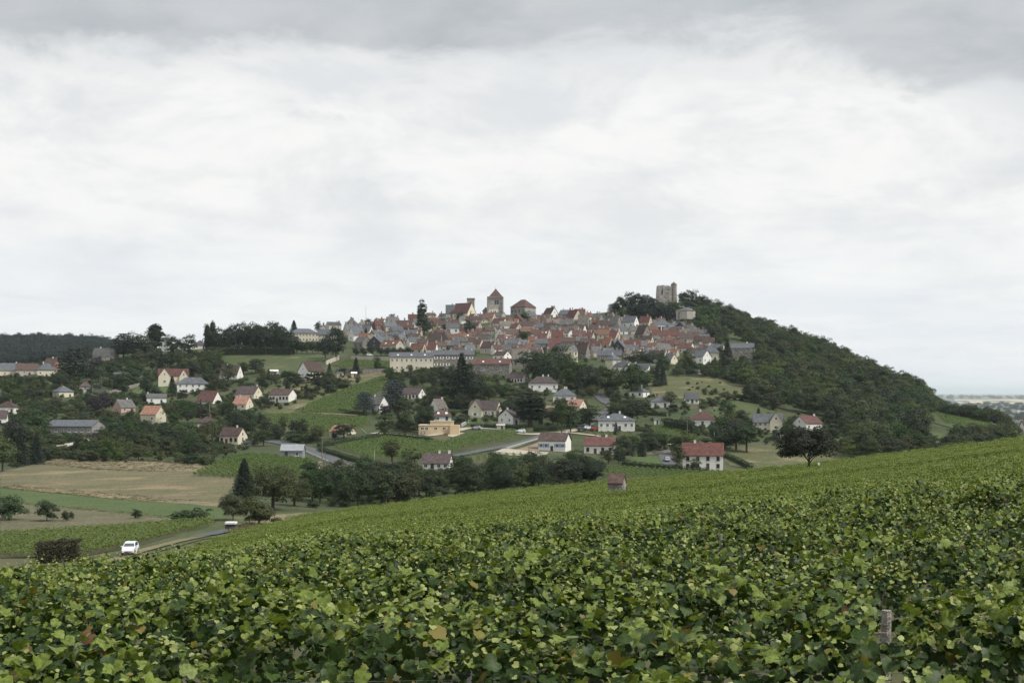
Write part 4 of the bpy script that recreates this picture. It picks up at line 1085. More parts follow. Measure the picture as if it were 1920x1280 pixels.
# dense village: roof, wall, columns, base, eaves, ridge
V_ = [
    (611, 625, 640, 617, 609, 603, 'F', SD, PA), (600, 612, 615, 624, 618, 609, 'L', SG, WH), (647, 667, 672, 616, 607, 598, 'L', SL, PA),
    (670, 682, 688, 614, 609, 603, 'L', SG, WH), (643, 652, 664, 629, 620, 606, 'L', SL, PA), (653, 663, 683, 640, 628, 612, 'L', SL, WH),
    (663, 680, 696, 654, 641, 631, 'R', SG, ST), (689, 714, 745, 655, 642, 630, 'L', SL, 'dark_board'), (712, 735, 758, 658, 647, 637, 'F', TO, PA),
    (701, 708, 714, 624, 609, 600, 'F', TR, 'brick'), (714, 730, 746, 622, 612, 603, 'F', SL, PA), (730, 742, 757, 630, 620, 611, 'F', SL, ST),
    (742, 760, 776, 614, 608, 600, 'F', TB, PA), (690, 705, 728, 637, 629, 619, 'L', SL, ST), (735, 748, 760, 645, 636, 626, 'L', SD, ST),
    (748, 762, 776, 622, 616, 608, 'F', TR, ST), (807, 815, 826, 620, 611, 595, 'F', TO, CR), (798, 808, 818, 596, 591, 586, 'F', TB, PA),
    (824, 832, 842, 596, 591, 587, 'F', TB, ST), (836, 846, 856, 598, 587, 571, 'F', SL, PA), (840, 850, 860, 617, 607, 600, 'F', TB, WH),
    (876, 884, 896, 603, 597, 588, 'R', TR, PA), (893, 905, 916, 606, 598, 588, 'F', TB, PA), (775, 784, 793, 632, 624, 617, 'F', TR, PA),
    (741, 752, 764, 646, 639, 626, 'L', SL, ST), (762, 778, 791, 642, 633, 625, 'F', TB, ST), (803, 826, 830, 648, 638, 622, 'R', TB, ST),
    (826, 840, 850, 646, 634, 620, 'L', TB, ST), (838, 858, 864, 644, 636, 627, 'R', TO, ST), (830, 846, 856, 655, 647, 637, 'R', SR, ST),
    (876, 890, 895, 650, 641, 632, 'R', TB, PA), (870, 876, 891, 660, 654, 645, 'L', SL, WH), (841, 850, 874, 664, 658, 651, 'L', TB, WH),
    (768, 792, 800, 664, 654, 643, 'R', TO, PA), (800, 816, 822, 664, 655, 642, 'R', TR, WH), (893, 906, 920, 642, 634, 625, 'F', TB, PA),
    (905, 912, 928, 628, 620, 612, 'L', TB, ST), (900, 921, 934, 664, 652, 640, 'R', TB, PA), (934, 944, 954, 655, 646, 637, 'L', SL, WH),
    (924, 945, 959, 678, 666, 658, 'R', TB, WH), (950, 968, 986, 662, 653, 645, 'F', TB, PA), (984, 995, 1007, 660, 651, 641, 'F', TO, PA),
    (960, 975, 988, 690, 673, 654, 'F', SR, ST), (1018, 1033, 1047, 595, 588, 576, 'R', TB, WH), (980, 990, 1007, 600, 592, 584, 'L', SL, ST),
    (957, 980, 984, 610, 602, 589, 'L', TB, 'brick'), (985, 1010, 1026, 613, 606, 596, 'F', TB, ST), (1025, 1040, 1052, 614, 607, 597, 'F', SR, ST),
    (1050, 1062, 1074, 617, 608, 598, 'F', SG, ST), (922, 943, 951, 616, 606, 596, 'R', TR, WH), (950, 962, 976, 611, 604, 597, 'F', TO, PA),
    (955, 968, 980, 621, 614, 606, 'R', TR, PA), (1005, 1015, 1026, 621, 613, 604, 'F', SL, PA), (1020, 1032, 1042, 626, 616, 605, 'F', TB, PA),
    (928, 945, 996, 636, 626, 615, 'L', TB, WH), (995, 1006, 1016, 636, 626, 617, 'F', TR, WH), (1012, 1026, 1034, 637, 628, 616, 'R', TO, PA),
    (1035, 1046, 1056, 640, 632, 618, 'F', TR, PA), (1062, 1066, 1079, 635, 624, 617, 'R', SG, WH), (1020, 1036, 1050, 652, 644, 634, 'F', TR, ST),
    (1050, 1064, 1078, 650, 641, 632, 'F', TB, ST), (1060, 1076, 1092, 604, 595, 580, 'R', TR, PA), (1083, 1094, 1106, 616, 608, 588, 'F', SR, ST),
    (1105, 1112, 1124, 618, 608, 598, 'L', TR, WH), (1110, 1120, 1132, 604, 596, 587, 'F', SG, ST), (1130, 1150, 1166, 619, 607, 591, 'F', SG, ST),
    (1165, 1182, 1198, 616, 604, 592, 'F', SL, WH), (1197, 1216, 1224, 614, 604, 592, 'R', TR, PA), (1190, 1206, 1221, 636, 626, 609, 'R', TB, ST),
    (1120, 1128, 1138, 628, 622, 614, 'F', TB, PA), (1097, 1106, 1116, 638, 631, 622, 'F', TR, PA), (1080, 1092, 1102, 646, 639, 630, 'F', SG, ST),
    (1140, 1154, 1164, 640, 632, 619, 'R', TR, PA), (1128, 1142, 1152, 652, 645, 631, 'R', TO, PA), (1147, 1170, 1175, 660, 651, 637, 'L', SL, 'dark_board'),
    (1170, 1186, 1201, 658, 650, 637, 'F', TR, PA), (1164, 1176, 1188, 642, 635, 626, 'F', SG, PA), (1200, 1214, 1227, 648, 640, 629, 'F', TB, PA),
    (1081, 1098, 1107, 674, 662, 641, 'R', TB, ST), (1105, 1118, 1129, 662, 652, 638, 'F', TR, ST), (1120, 1144, 1166, 676, 666, 656, 'F', SL, ST),
    (1062, 1076, 1082, 680, 658, 646, 'L', SL, CR), (1175, 1186, 1198, 682, 668, 656, 'F', SR, CR), (1195, 1206, 1217, 670, 661, 653, 'F', TO, PA),
    (1215, 1244, 1250, 686, 672, 656, 'R', TB, WH), (1246, 1258, 1271, 684, 674, 663, 'R', SL, CR), (1256, 1264, 1274, 670, 661, 653, 'F', TO, PA),
    (1227, 1238, 1248, 603, 597, 589, 'F', TR, PA), (1255, 1264, 1276, 609, 601, 590, 'F', SL, WH), (1222, 1250, 1273, 637, 629, 619, 'F', TR, PA),
    (1272, 1284, 1298, 634, 626, 616, 'F', SR, ST), (1297, 1310, 1326, 634, 626, 617, 'F', SL, WH), (1250, 1272, 1295, 643, 638, 633, 'F', SR, WH),
    (1300, 1326, 1334, 646, 637, 629, 'R', TB, ST), (1222, 1240, 1263, 664, 655, 643, 'L', SG, PA), (1252, 1268, 1286, 652, 645, 637, 'F', TB, ST),
    (1270, 1294, 1303, 662, 653, 642, 'R', TR, WH), (1336, 1348, 1359, 660, 652, 645, 'F', SL, CR), (1266, 1284, 1291, 620, 613, 603, 'L', SD, 'dark_board'),
    (1088, 1102, 1116, 650, 642, 634, 'F', TB, PA), (1040, 1060, 1078, 628, 620, 612, 'F', TB, PA), (862, 872, 882, 628, 621, 612, 'F', TB, PA),
    (896, 910, 924, 652, 644, 636, 'F', SL, PA), (780, 792, 806, 650, 642, 634, 'F', TB, PA), (816, 828, 842, 632, 625, 617, 'F', TB, PA),
    (860, 870, 884, 640, 632, 624, 'F', TO, PA), (1178, 1190, 1204, 628, 620, 611, 'F', SG, PA), (1060, 1074, 1090, 614, 606, 598, 'F', SR, PA),
    (965, 980, 994, 640, 632, 624, 'F', TB, PA), (1130, 1142, 1156, 628, 620, 612, 'F', TB, PA), (1226, 1240, 1252, 650, 642, 634, 'F', TB, ST),
    (756, 770, 786, 634, 626, 618, 'F', SL, PA), (700, 716, 732, 646, 638, 630, 'F', SL, PA), (662, 676, 692, 622, 615, 607, 'F', SL, PA),
    (1008, 1022, 1036, 604, 597, 590, 'F', TB, PA), (880, 892, 904, 618, 611, 603, 'F', TB, PA), (790, 800, 812, 622, 615, 608, 'F', TB, PA),
]
# a few more roofs close the gaps between the listed ones
VP = [(655, 622), (760, 606), (850, 604), (1000, 597), (1150, 600), (1230, 610), (1330, 632), (1345, 668), (1240, 676), (1080, 668), (960, 682), (880, 660), (745, 655), (665, 645)]
tries = 0; added = 0
cand_rows = []
while added < 95 and tries < 6000:
    tries += 1
    x, y = rnd.uniform(660, 1345), rnd.uniform(598, 680)
    if not inside(VP, np.array([x]), np.array([y]))[0]: continue
    if any(abs((a[0] + a[2]) / 2 - x) < 11 and abs(a[3] - y) < 7 for a in V_ + cand_rows): continue
    wpx = rnd.uniform(9, 15); md = rnd.choice('RLFFRL'); xc_ = x + (rnd.uniform(0.2, 0.5) * wpx if md == 'R' else -rnd.uniform(0.2, 0.5) * wpx)
    rf_ = rnd.choices((TB, TR, TO, SL, SG, SR, TDK), (34, 13, 6, 17, 12, 10, 8))[0]
    eh = rnd.uniform(7, 11)
    cand_rows.append((x - wpx, xc_, x + wpx, y, y - eh, y - eh - rnd.uniform(7, 11), md, rf_, rnd.choices((PA, ST, WH, CR), (45, 30, 15, 10))[0]))
    added += 1
LM = [(929, 590, 'the bell tower'), (981, 585, 'the long church roof'), (1250, 585, 'the ruined keep'), (1287, 590, 'the water tank'), (1242, 612, 'the slate-roofed hall'),
      (770, 685, 'the long cream building'), (868, 590, 'the red-roofed turret house'), (700, 668, 'the row of clipped trees'), (922, 692, 'the long red barn'),
      (570, 630, 'the school'), (790, 605, 'the tall poplar'), (1390, 660, 'the stone manor'), (1150, 680, 'the white pyramid house'), (832, 605, 'the grey pigeon tower'),
      (1030, 660, 'the big round trees'), (1316, 672, 'the white barn gable')]
RN_ = {TR: 'red-tiled', TB: 'brown-tiled', TO: 'orange-tiled', SL: 'slate-roofed', SG: 'grey-roofed', SR: 'pale-roofed', TDK: 'dark-tiled', SD: 'black-slated'}
WN_ = {WH: 'white', CR: 'cream', PA: 'beige', ST: 'stone', 'dark_board': 'dark-gabled', 'brick': 'brick'}
seen = {}


def where(x, y, lms):
    l = min(lms, key=lambda q: (q[0] - x) ** 2 + 2.2 * (q[1] - y) ** 2)
    dx_, dy_ = x - l[0], y - l[1]
    v_ = 'below' if dy_ > 9 else 'above' if dy_ < -9 else ''
    h_ = 'right of' if dx_ > 9 else 'left of' if dx_ < -9 else ''
    ph = f'{v_} and {h_}' if v_ and h_ else v_ or h_ or 'beside'
    return f'{ph} {l[2]}'


USED = set()


def single(l):
    ws = l.split()
    if len(ws) > 16: ws = [w_ for w_ in ws if w_ not in ('tall', 'narrow', 'wide', 'low', 'leafy')]
    if len(ws) > 16: ws = [w_ for w_ in ws if w_ not in ('right-gable,', 'the')]
    l = ' '.join(ws[:16]); q = 1
    while l in USED:
        l = ' '.join([ORD[q]] + ws[:15]); q += 1
    USED.add(l); return l


def turn_(a):
    """let many of the front-on houses show a sliver of gable"""
    if a[6] != 'F' or rnd.random() < .4: return a
    w_ = a[2] - a[0]; md = rnd.choice('RL'); g_ = rnd.uniform(.18, .36) * w_
    return (a[0], a[2] - g_ if md == 'R' else a[0] + g_, *a[2:6], md, *a[7:])


V_ = [turn_(a) for a in V_]
lab = []
for a in V_ + cand_rows:
    x, y = (a[0] + a[2]) / 2, a[3]
    size = 'wide' if a[2] - a[0] > 29 else 'narrow' if a[2] - a[0] < 17 else ''
    face = {'R': 'right gable', 'L': 'left gable', 'F': 'eaves forward'}[a[6]]
    lab.append((f'{size} {WN_[a[8]]} {RN_[a[7]]} house, {face}, {where(x, y, LM)}'.strip(), x, y))
cnt = {}
for l, x, y in lab: cnt.setdefault(l, []).append((y, x))
for a, (l, x, y) in zip(V_ + cand_rows, lab):
    same = sorted(cnt[l])
    if len(same) > 1:
        l = f'{ORD[same.index((y, x))]} highest {l}'
    l = single(l)
    house(l, *a[:6], a[6], a[7], a[8], near=False, ch=rnd.choice((1, 2, 2, 3)), group='houses of the hilltop village', wd=rnd.uniform(6.5, 8.5),
          sky=2 if a[7] == TO and rnd.random() < .25 else 0, sh='white_paint' if a[8] == WH and rnd.random() < .5 else None, frame='white' if rnd.random() < .6 else 'stone')

# ---- landmarks
def blk(m, px0, px1, y0, y1, D, dep, mi=0, back=0.0):
    """a box measured by its front outline at distance D"""
    x0_, x1_ = (px0 - CX) / F * D, (px1 - CX) / F * D; z0_, z1_ = -(y0 - HY) / F * D, -(y1 - HY) / F * D
    m.box(((x0_ + x1_) / 2, D + back + dep / 2, (z0_ + z1_) / 2), (x1_ - x0_, dep, z1_ - z0_), mi)
    return m


def pix(px, y, D): return Vector(((px - CX) / F * D, D, -(y - HY) / F * D))


def landmark(name, label, cat, px, yb, D):
    root = empty(name, pix(px, yb, D), label, cat); return root, Vector(root.location)


def part(root, name, m, mat, smooth=False):
    o = m.build(name, mat, root, -Vector(root.location) * 1.0, smooth=smooth); return o


# bell tower
D = 1072
root, bo = landmark('bell_tower', 'square grey stone church tower with red pointed roof and twin belfry arches', 'church tower', 929, 596, D)
m = MB(); blk(m, 914.5, 942.5, 610, 557, D, 11.4); part(root, 'tower_wall', m, 'old_stone')
m = MB()
for x in (914.5, 942.5): blk(m, x - 1.6, x + 1.6, 610, 560, D, 1.6, 0, -0.9)
part(root, 'corner_buttress', m, 'old_stone')
m = MB(); blk(m, 913.2, 943.8, 558.5, 555.8, D, 12.6, 0, -0.6); part(root, 'cornice', m, 'stone')
m = MB(); hip_roof(m, pix(917, 556, D) + Vector((0, 0.6, 0)), Vector((1, 0, 0)), Vector((0, 1, 0)), 10.0, 10.0, 0, 6.4, 0.2); rf = part(root, 'spire', m, 'tile_brown')
m = MB(); blk(m, 927.2, 931.2, 545.5, 541.2, D, 1.4, 0, 5.0); o = part(root, 'lantern', m, 'slate')
m = MB().tube([pix(928.5, 543, D) + Vector((0, 5.5, 0)), pix(928.5, 536, D) + Vector((0, 5.5, 0))], [0.07, 0.05], 6); m.box(pix(928.5, 538.2, D) + Vector((0, 5.5, 0)), (0.9, 0.08, 0.1)); part(root, 'cross', m, 'slate_dark')
for x in (929.4, 933.6):
    m = MB(); blk(m, x - 1.6, x + 1.6, 570.5, 564, D, 0.12, 0, -0.06)
    c0 = pix(x, 564, D); m.add([c0 + Vector((0.64 * math.cos(t * math.pi / 8), -0.06, 0.64 * math.sin(t * math.pi / 8))) for t in range(9)], [tuple(range(9))])
    part(root, 'belfry_arch', m, 'glass')
m = MB(); blk(m, 905, 916, 612, 583, D, 8); part(root, 'stair_turret', m, 'stone')
m = MB(); hip_roof(m, pix(904.5, 583, D), Vector((1, 0, 0)), Vector((0, 1, 0)), 5.0, 8, 0, 3.4, 0.2); part(root, 'turret_roof', m, 'slate')
m = MB(); blk(m, 916.5, 934, 612, 580, D - 3, 2.9); part(root, 'priest_house_wall', m, 'cream_render')
for x in (921, 929):
    for y in (584, 590.5): put_window(root, pix(x, y, D - 3) - bo, Vector((1, 0, 0)), Vector((0, -1, 0)), 1.0, 1.6, 'far', 'white_paint')
RECTS.append((905, 944, 540, 600, D, (bo.x, bo.y), 9))
# church nave
house('long stone church with brown hipped roof beside the bell tower', 957, 984, 1005, 592, 575, 560, 'R', 'tile_brown', 'old_stone', hip=5.0, wd=14, near=False, ch=0, cat='church', name='church', floors=1, win=4, frame='stone', gwin=0, D=1080)
m = MB()
# turret house with the square stone tower
hs = house('tall pinkish gabled house with big red roof beside a square stone tower', 848, 876, 893, 600, 587, 567, 'R', 'tile_red', 'cream_render', near=False, wd=11, ch=1, cat='house', name='turret_house', win=3, gwin=2, D=1058)
root, bo = landmark('stone_turret', 'square stone tower with flat top rising behind the big red roof', 'tower', 883, 596, 1066)
m = MB(); blk(m, 876, 889.5, 600, 561, 1066, 5.6); part(root, 'tower_wall', m, 'old_stone')
m = MB(); blk(m, 875.2, 890.3, 561.5, 558.6, 1066, 6.2, 0, -0.3); part(root, 'parapet', m, 'stone')
for y in (567, 574): put_window(root, pix(883, y, 1066) - bo, Vector((1, 0, 0)), Vector((0, -1, 0)), 0.8, 1.4, 'far', None, 'stone')
# pigeon tower and small tower
for lb, x0_, x1_, yb_, ye_, yr_, wl in (('grey square tower with low slate cap beside the orange roof', 826, 840, 616, 597, 590, 'stone'),
                                        ('small pink dovecote tower with pointed tiled cap among roofs', 863, 872.5, 634, 619, 611, 'pink_render')):
    house(lb, x0_, x1_ - 3, x1_, yb_, ye_, yr_, 'R', 'slate' if wl == 'stone' else 'tile_red', wl, hip=True, near=False, ch=0, cat='tower', name='small_tower', win=1, wd=5, door=False, floors=1)
# ruined keep
D = 1105
root, bo = landmark('ruined_keep', 'ruined square stone keep with a round stair turret on the wooded hilltop', 'castle tower', 1250, 575, D)
m = MB(); n_ = 11
pts2 = [(1230.6, 578), (1230.8, 568), (1231.6, 560), (1232.4, 548), (1233.2, 536), (1234, 534.6), (1238, 535.4), (1243, 534.2), (1247, 535.6), (1252, 535.2), (1256, 536.2), (1259.5, 536.4), (1259.5, 578)]
fr = [pix(a, c, D) for a, c in pts2]; bk = [p + Vector((0, 9.5, 0)) for p in fr]; n_ = len(fr)
m.add(fr + bk, [tuple(range(n_)), tuple(range(n_, 2 * n_))[::-1]] + [(i, (i + 1) % n_, (i + 1) % n_ + n_, i + n_) for i in range(n_)])
part(root, 'keep_wall', m, 'old_stone')
m = MB()
for (a, c, w2, h2) in ((1252, 549, 5, 3), (1249, 556, 7, 2), (1255, 541, 6, 3), (1246, 566, 8, 3), (1236, 558, 3, 6), (1254, 562, 4, 4), (1240, 572, 5, 3)):
    blk(m, a - w2 / 2, a + w2 / 2, c + h2 / 2, c - h2 / 2, D, 0.6, 0, -0.28)
part(root, 'broken_masonry', m, 'stone')
for (a, c, w2, h2) in ((1241.5, 547.5, 2.6, 9), (1241.8, 541.5, 1.4, 4)):
    m = MB(); blk(m, a - w2 / 2, a + w2 / 2, c + h2 / 2, c - h2 / 2, D, 0.1, 0, -0.08); part(root, 'window_opening', m, 'glass')
m = MB(); cc = pix(1264.2, 578, D) + Vector((0, 3.0, 0)); hh = (578 - 532.5) / F * D
m.tube([cc, cc + Vector((0, 0, hh * 0.45)), cc + Vector((0, 0, hh))], [2.5, 2.35, 2.3], 12); part(root, 'stair_turret', m, 'stone')
m = MB(); m.tube([cc + Vector((0, 0, hh - 0.1)), cc + Vector((0, 0, hh + 1.9))], [2.65, 0.08], 12); part(root, 'turret_cap', m, 'slate_grey')
m = MB(); m.tube([cc + Vector((0, 0, hh + 1.8)), cc + Vector((0, 0, hh + 3.8))], [0.05, 0.03], 5); part(root, 'finial', m, 'slate_dark')
m = MB()
for x in np.linspace(1236, 1257, 9): m.tube([pix(x, 535.5, D) + Vector((0, 2, 0)), pix(x, 532.6, D) + Vector((0, 2, 0))], [0.04, 0.04], 4)
m.tube([pix(1236, 532.7, D) + Vector((0, 2, 0)), pix(1257, 532.7, D) + Vector((0, 2, 0))], [0.04, 0.04], 4); part(root, 'railing', m, 'grey_metal')
RECTS.append((1229, 1270, 530, 572, D, (bo.x, bo.y), 10))
# water tank
D = 1062
D = hit(1288, 611.5)
root, bo = landmark('water_tank', 'pale octagonal water tank with slate cap on a stone pier', 'water tower', 1287, 612, D)
cc = pix(1288, 612, D) + Vector((0, 6, 0)); zt = lambda y: (612 - y) / F * D
m = MB().tube([cc + Vector((0, 0, zt(598))), cc + Vector((0, 0, zt(582.5)))], [6.9, 6.9], 8); part(root, 'tank', m, 'tank_wall')
m = MB().tube([cc + Vector((0, 0, zt(582.6))), cc + Vector((0, 0, zt(581.8))), cc + Vector((0, 0, zt(575)))], [7.1, 7.1, 0.15], 8); part(root, 'cap', m, 'slate')
m = MB().box(cc + Vector((2.6, -1, zt(605))), (3.2, 3.2, (615 - 598) / F * D)); m.box(cc + Vector((-3, 0, zt(605))), (3.0, 3.0, (615 - 598) / F * D)); part(root, 'pier', m, 'stone')
m = MB(); blk(m, 1268.5, 1278, 600, 581, D, 5, 0, 1.5); part(root, 'stair_tower', m, 'stone')
m = MB().tube([pix(1277.5, 582, D) + Vector((0, 3, 0)), pix(1277.5, 559, D) + Vector((0, 3, 0))], [0.07, 0.04], 5); part(root, 'aerial', m, 'grey_metal')
RECTS.append((1266, 1305, 574, 612, D, (bo.x, bo.y), 9))
# slate-roofed hall with a white band
D = hit(1242, 622)
root, bo = landmark('covered_hall', 'broad hall with pyramid slate roof over a white band of glazing', 'hall', 1242, 622, D)
m = MB(); blk(m, 1222, 1264, 630, 612, D, 15); part(root, 'glazed_wall', m, 'dark_board')
m = MB(); blk(m, 1221.5, 1264.5, 612.2, 610.4, D, 16, 0, -0.5); part(root, 'white_band', m, 'bright_white')
m = MB()
for x in (1223, 1240, 1263): blk(m, x - 0.9, x + 0.9, 622, 612.2, D, 0.4, 0, -0.3)
part(root, 'white_pillar', m, 'bright_white')
m = MB(); hip_roof(m, pix(1221, 610.5, D), Vector((1, 0, 0)), Vector((0, 1, 0)), (1265 - 1221) / F * D, 15.5, 0, (610.5 - 598) / F * D, 0.5); part(root, 'roof', m, 'slate')
RECTS.append((1221, 1265, 598, 622, D, (bo.x, bo.y), 11))
# ochre flat-roofed building
D = hit(822, 814)
root, bo = landmark('flat_roofed_building', 'ochre flat-roofed modern building in two stepped blocks', 'building', 822, 814, D)
m = MB(); blk(m, 785, 861, 822, 797, D, 9); blk(m, 844, 861.2, 822, 796, D, 4, 0, -2.5); part(root, 'lower_wall', m, 'ochre_render')
m = MB(); blk(m, 806, 849, 797, 790, D, 6, 0, 2.5); part(root, 'upper_wall', m, 'ochre_render')
m = MB(); blk(m, 805, 850, 790.2, 789, D, 7, 0, 2.0); part(root, 'upper_roof', m, 'concrete')
m = MB(); blk(m, 784.5, 844, 797.3, 795.9, D, 9.4, 0, -0.2); part(root, 'lower_roof', m, 'cream_render')
for x in (792, 800, 817, 833): put_window(root, pix(x, 803, D) - bo, Vector((1, 0, 0)), Vector((0, -1, 0)), 1.3, 1.0)
for x in (790, 796): put_window(root, pix(x, 811, D) - bo, Vector((1, 0, 0)), Vector((0, -1, 0)), 0.8, 0.7)
RECTS.append((785, 861, 789, 814, D, (bo.x, bo.y + 4), 9))
NAMED.append((822, 814, 790, 'the ochre building'))
# blue-grey tin shed
D = hit(548, 859)
house('blue-grey board shed with rusty sheet roof by the road', 527, 567, 572, 859, 844, 834, 'R', 'grey_metal', 'grey_metal', ch=0, win=2, floors=1, cat='shed', name='shed', wd=6, door=True, gwin=0)
# stone vineyard hut on the near crest
house('small stone vineyard hut with rusty tiled roof on the near crest', 1140.5, 1166.5, 1174, 943, 907.5, 892, 'R', 'tile_brown', 'stone', ch=0, win=0, floors=1, cat='hut', name='vineyard_hut', wd=2.3, gwin=0, dmin=140, D=140, door=False, ov=0.07)
hut = bpy.context.scene.objects['vineyard_hut']
hd = bpy.data.objects.new('door', DOOR_ME['dark_board'])
hd.matrix_local = Matrix.Translation(Vector((0.86, -0.86, 0.9))) @ Matrix.Rotation(R(75), 4, 'Z') @ Matrix.Diagonal((0.7, 1, 1.5, 1)); link(hd, hut)
# low shelter with white sheet roof beside the road
D = 216
root, bo = landmark('roadside_shelter', 'low dark box with white sheet lids beside the road', 'shelter', 432, 989, D)
bz = float(gz(bo.x, D)); root.location.z = bz; bo = Vector(root.location)
m = MB(); m.box(bo + Vector((0, 0.6, 0.45)), (1.62, 1.2, 1.1)); part(root, 'wall', m, 'dark_board')
for q in (-0.56, 0, 0.56):
    m = MB(); m.box(bo + Vector((q, 0.55, 1.12)), (0.52, 1.4, 0.30)); part(root, 'lid', m, 'white_render')

# ------------------------------------------------------------------ trees: unit meshes (height 1), many small leaf faces round sub-crowns
LQ = (np.array([(0, -.5, 0), (.36, -.05, .10), (0, .5, -.05), (-.36, -.05, .10)]), np.array([(0, 1, 2), (0, 2, 3)]))


def sphere(r2, n): return unit(r2.normal(0, 1, (n, 3)))


def crown(kind, seed, n, size, mat):
    r2 = np.random.default_rng(seed)
    if kind in ('round', 'tall', 'bush', 'spread', 'poplar', 'loose'):
        c, rad, nb, br = {'round': ((0, 0, .53), (.42, .42, .46), 48, (.10, .19)), 'tall': ((0, 0, .53), (.27, .27, .47), 36, (.08, .15)),
                          'bush': ((0, 0, .42), (.48, .48, .50), 26, (.12, .24)), 'spread': ((0, 0, .61), (.54, .54, .40), 64, (.10, .18)),
                          'poplar': ((0, 0, .53), (.085, .085, .46), 46, (.055, .085)), 'loose': ((0, 0, .54), (.34, .34, .44), 26, (.08, .15))}[kind]
        dd = sphere(r2, nb); rr = r2.uniform(0.12, 1.0, nb) ** 0.5
        lump = 1 + 0.22 * np.sin(dd[:, 0] * 5 + seed) * np.cos(dd[:, 1] * 4 + 2 * seed)
        B = np.array(c) + dd * np.array(rad) * (rr * lump)[:, None] * 0.86
        if kind in ('bush',): B[:, 2] = np.maximum(B[:, 2], 0.12)
        if kind == 'poplar': B[:, :2] *= np.clip(1.5 - 1.2 * np.abs(B[:, 2:] - .45), 0.3, 1.2)
        bw = r2.uniform(*br, nb)
        k2 = r2.integers(0, nb, n); e = sphere(r2, n); e[:, 2] = np.where(e[:, 2] < -0.2, -e[:, 2] * 0.6, e[:, 2])
        C_ = B[k2] + e * (bw[k2] * r2.uniform(0.62, 1.08, n) ** 0.7)[:, None] * np.array([1, 1, .95 if kind != 'poplar' else 1.6])
        N_ = e + 0.5 * unit(C_ - np.array(c)) + r2.normal(0, .45, (n, 3)) + np.array([0, 0, .35])
        T_ = r2.normal(0, 1, (n, 3)) + np.array([0, 0, -.4])
    elif kind in ('fir', 'cedar'):
        lv = 17 if kind == 'fir' else 10
        z0, ztop = (.07, .99) if kind == 'fir' else (.18, .95)
        k2 = r2.integers(0, lv, n); fz = (k2 + 0.5) / lv
        k2w = r2.random(n)
        fz = np.where(r2.random(n) < fz * 0.55, r2.random(n) * 0.9, fz)
        a = r2.uniform(0, 2 * math.pi, n); branch = np.round(a / (2 * math.pi) * 11) / 11 * 2 * math.pi + fz * 9
        a = branch + r2.normal(0, .17, n)
        R0 = (0.235 * (1 - fz) ** 0.82 + 0.012) if kind == 'fir' else (0.36 * np.sqrt(np.clip(1 - fz ** 2.2, 0, 1)) + .03)
        R0 = R0 * (1 + 0.16 * np.sin(branch * 3.3 + k2))
        rr = R0 * r2.uniform(0.15, 1.0, n) ** 0.6
        z = z0 + (ztop - z0) * fz - rr * (0.30 if kind == 'fir' else 0.02) + r2.normal(0, .010, n)
        C_ = np.column_stack([rr * np.cos(a), rr * np.sin(a), z])
        N_ = np.column_stack([np.cos(a) * .5, np.sin(a) * .5, np.ones(n)]) + r2.normal(0, .4, (n, 3))
        T_ = np.column_stack([np.cos(a), np.sin(a), -0.35 * np.ones(n)]) + r2.normal(0, .3, (n, 3))
    elif kind == 'willow':
        ns = n // 12; aa = r2.uniform(0, 2 * math.pi, ns); r0 = 0.44 * np.sqrt(r2.random(ns)); zt_ = 0.97 - 1.0 * r0 ** 2 * 1.6
        j = np.repeat(np.arange(ns), 12); f_ = np.tile(np.linspace(0, 1, 12), ns) * r2.uniform(.4, 1, ns)[j]
        C_ = np.column_stack([(r0[j] + f_ * .07) * np.cos(aa[j]), (r0[j] + f_ * .07) * np.sin(aa[j]), np.maximum(zt_[j] - f_ * .72 * (0.4 + r0[j]), 0.06)]) + r2.normal(0, .012, (len(j), 3))
        n = len(j); N_ = np.column_stack([np.cos(aa[j]), np.sin(aa[j]), .4 * np.ones(n)]) + r2.normal(0, .4, (n, 3)); T_ = np.tile([0, 0, -1.], (n, 1)) + r2.normal(0, .25, (n, 3))
    P_, FA_ = leaves(C_, N_, T_, r2.uniform(.7, 1.3, n) * size, LQ)
    return fast_mesh('crown', P_, FA_, mat)


def trunk(kind, seed):
    r2 = random.Random(seed); m = MB()
    top = {'round': .55, 'tall': .7, 'spread': .5, 'loose': .55, 'poplar': .9, 'bush': .3, 'fir': .93, 'cedar': .9, 'willow': .6}[kind]
    rb = {'poplar': .018, 'fir': .016, 'cedar': .028, 'bush': .02}.get(kind, .026)
    m.tube([(0, 0, -.12), (.004, 0, top * .35), (-.008, .006, top * .7), (0, 0, top)], [rb * 1.25, rb, rb * .75, rb * .25], 7)
    if kind in ('round', 'tall', 'spread', 'loose', 'willow', 'bush'):
        for q in range(5):
            a = q * 2.4 + r2.random(); z = top * r2.uniform(.45, .75); l = .24 if kind != 'spread' else .36
            m.tube([(0, 0, z), (math.cos(a) * l * .5, math.sin(a) * l * .5, z + l * .5), (math.cos(a) * l, math.sin(a) * l, z + l * .8)], [rb * .55, rb * .4, rb * .12], 5)
    return m.mesh('trunk', 'bark')


KIND = {}


def kind(name, shape, n, size, mat, var=3):
    KIND[name] = [(crown(shape, hash_(name) + 7 * q, n, size, mat), trunk(shape, q)) for q in range(var)]


def hash_(s): return sum((i + 1) * ord(c) for i, c in enumerate(s)) % 9973


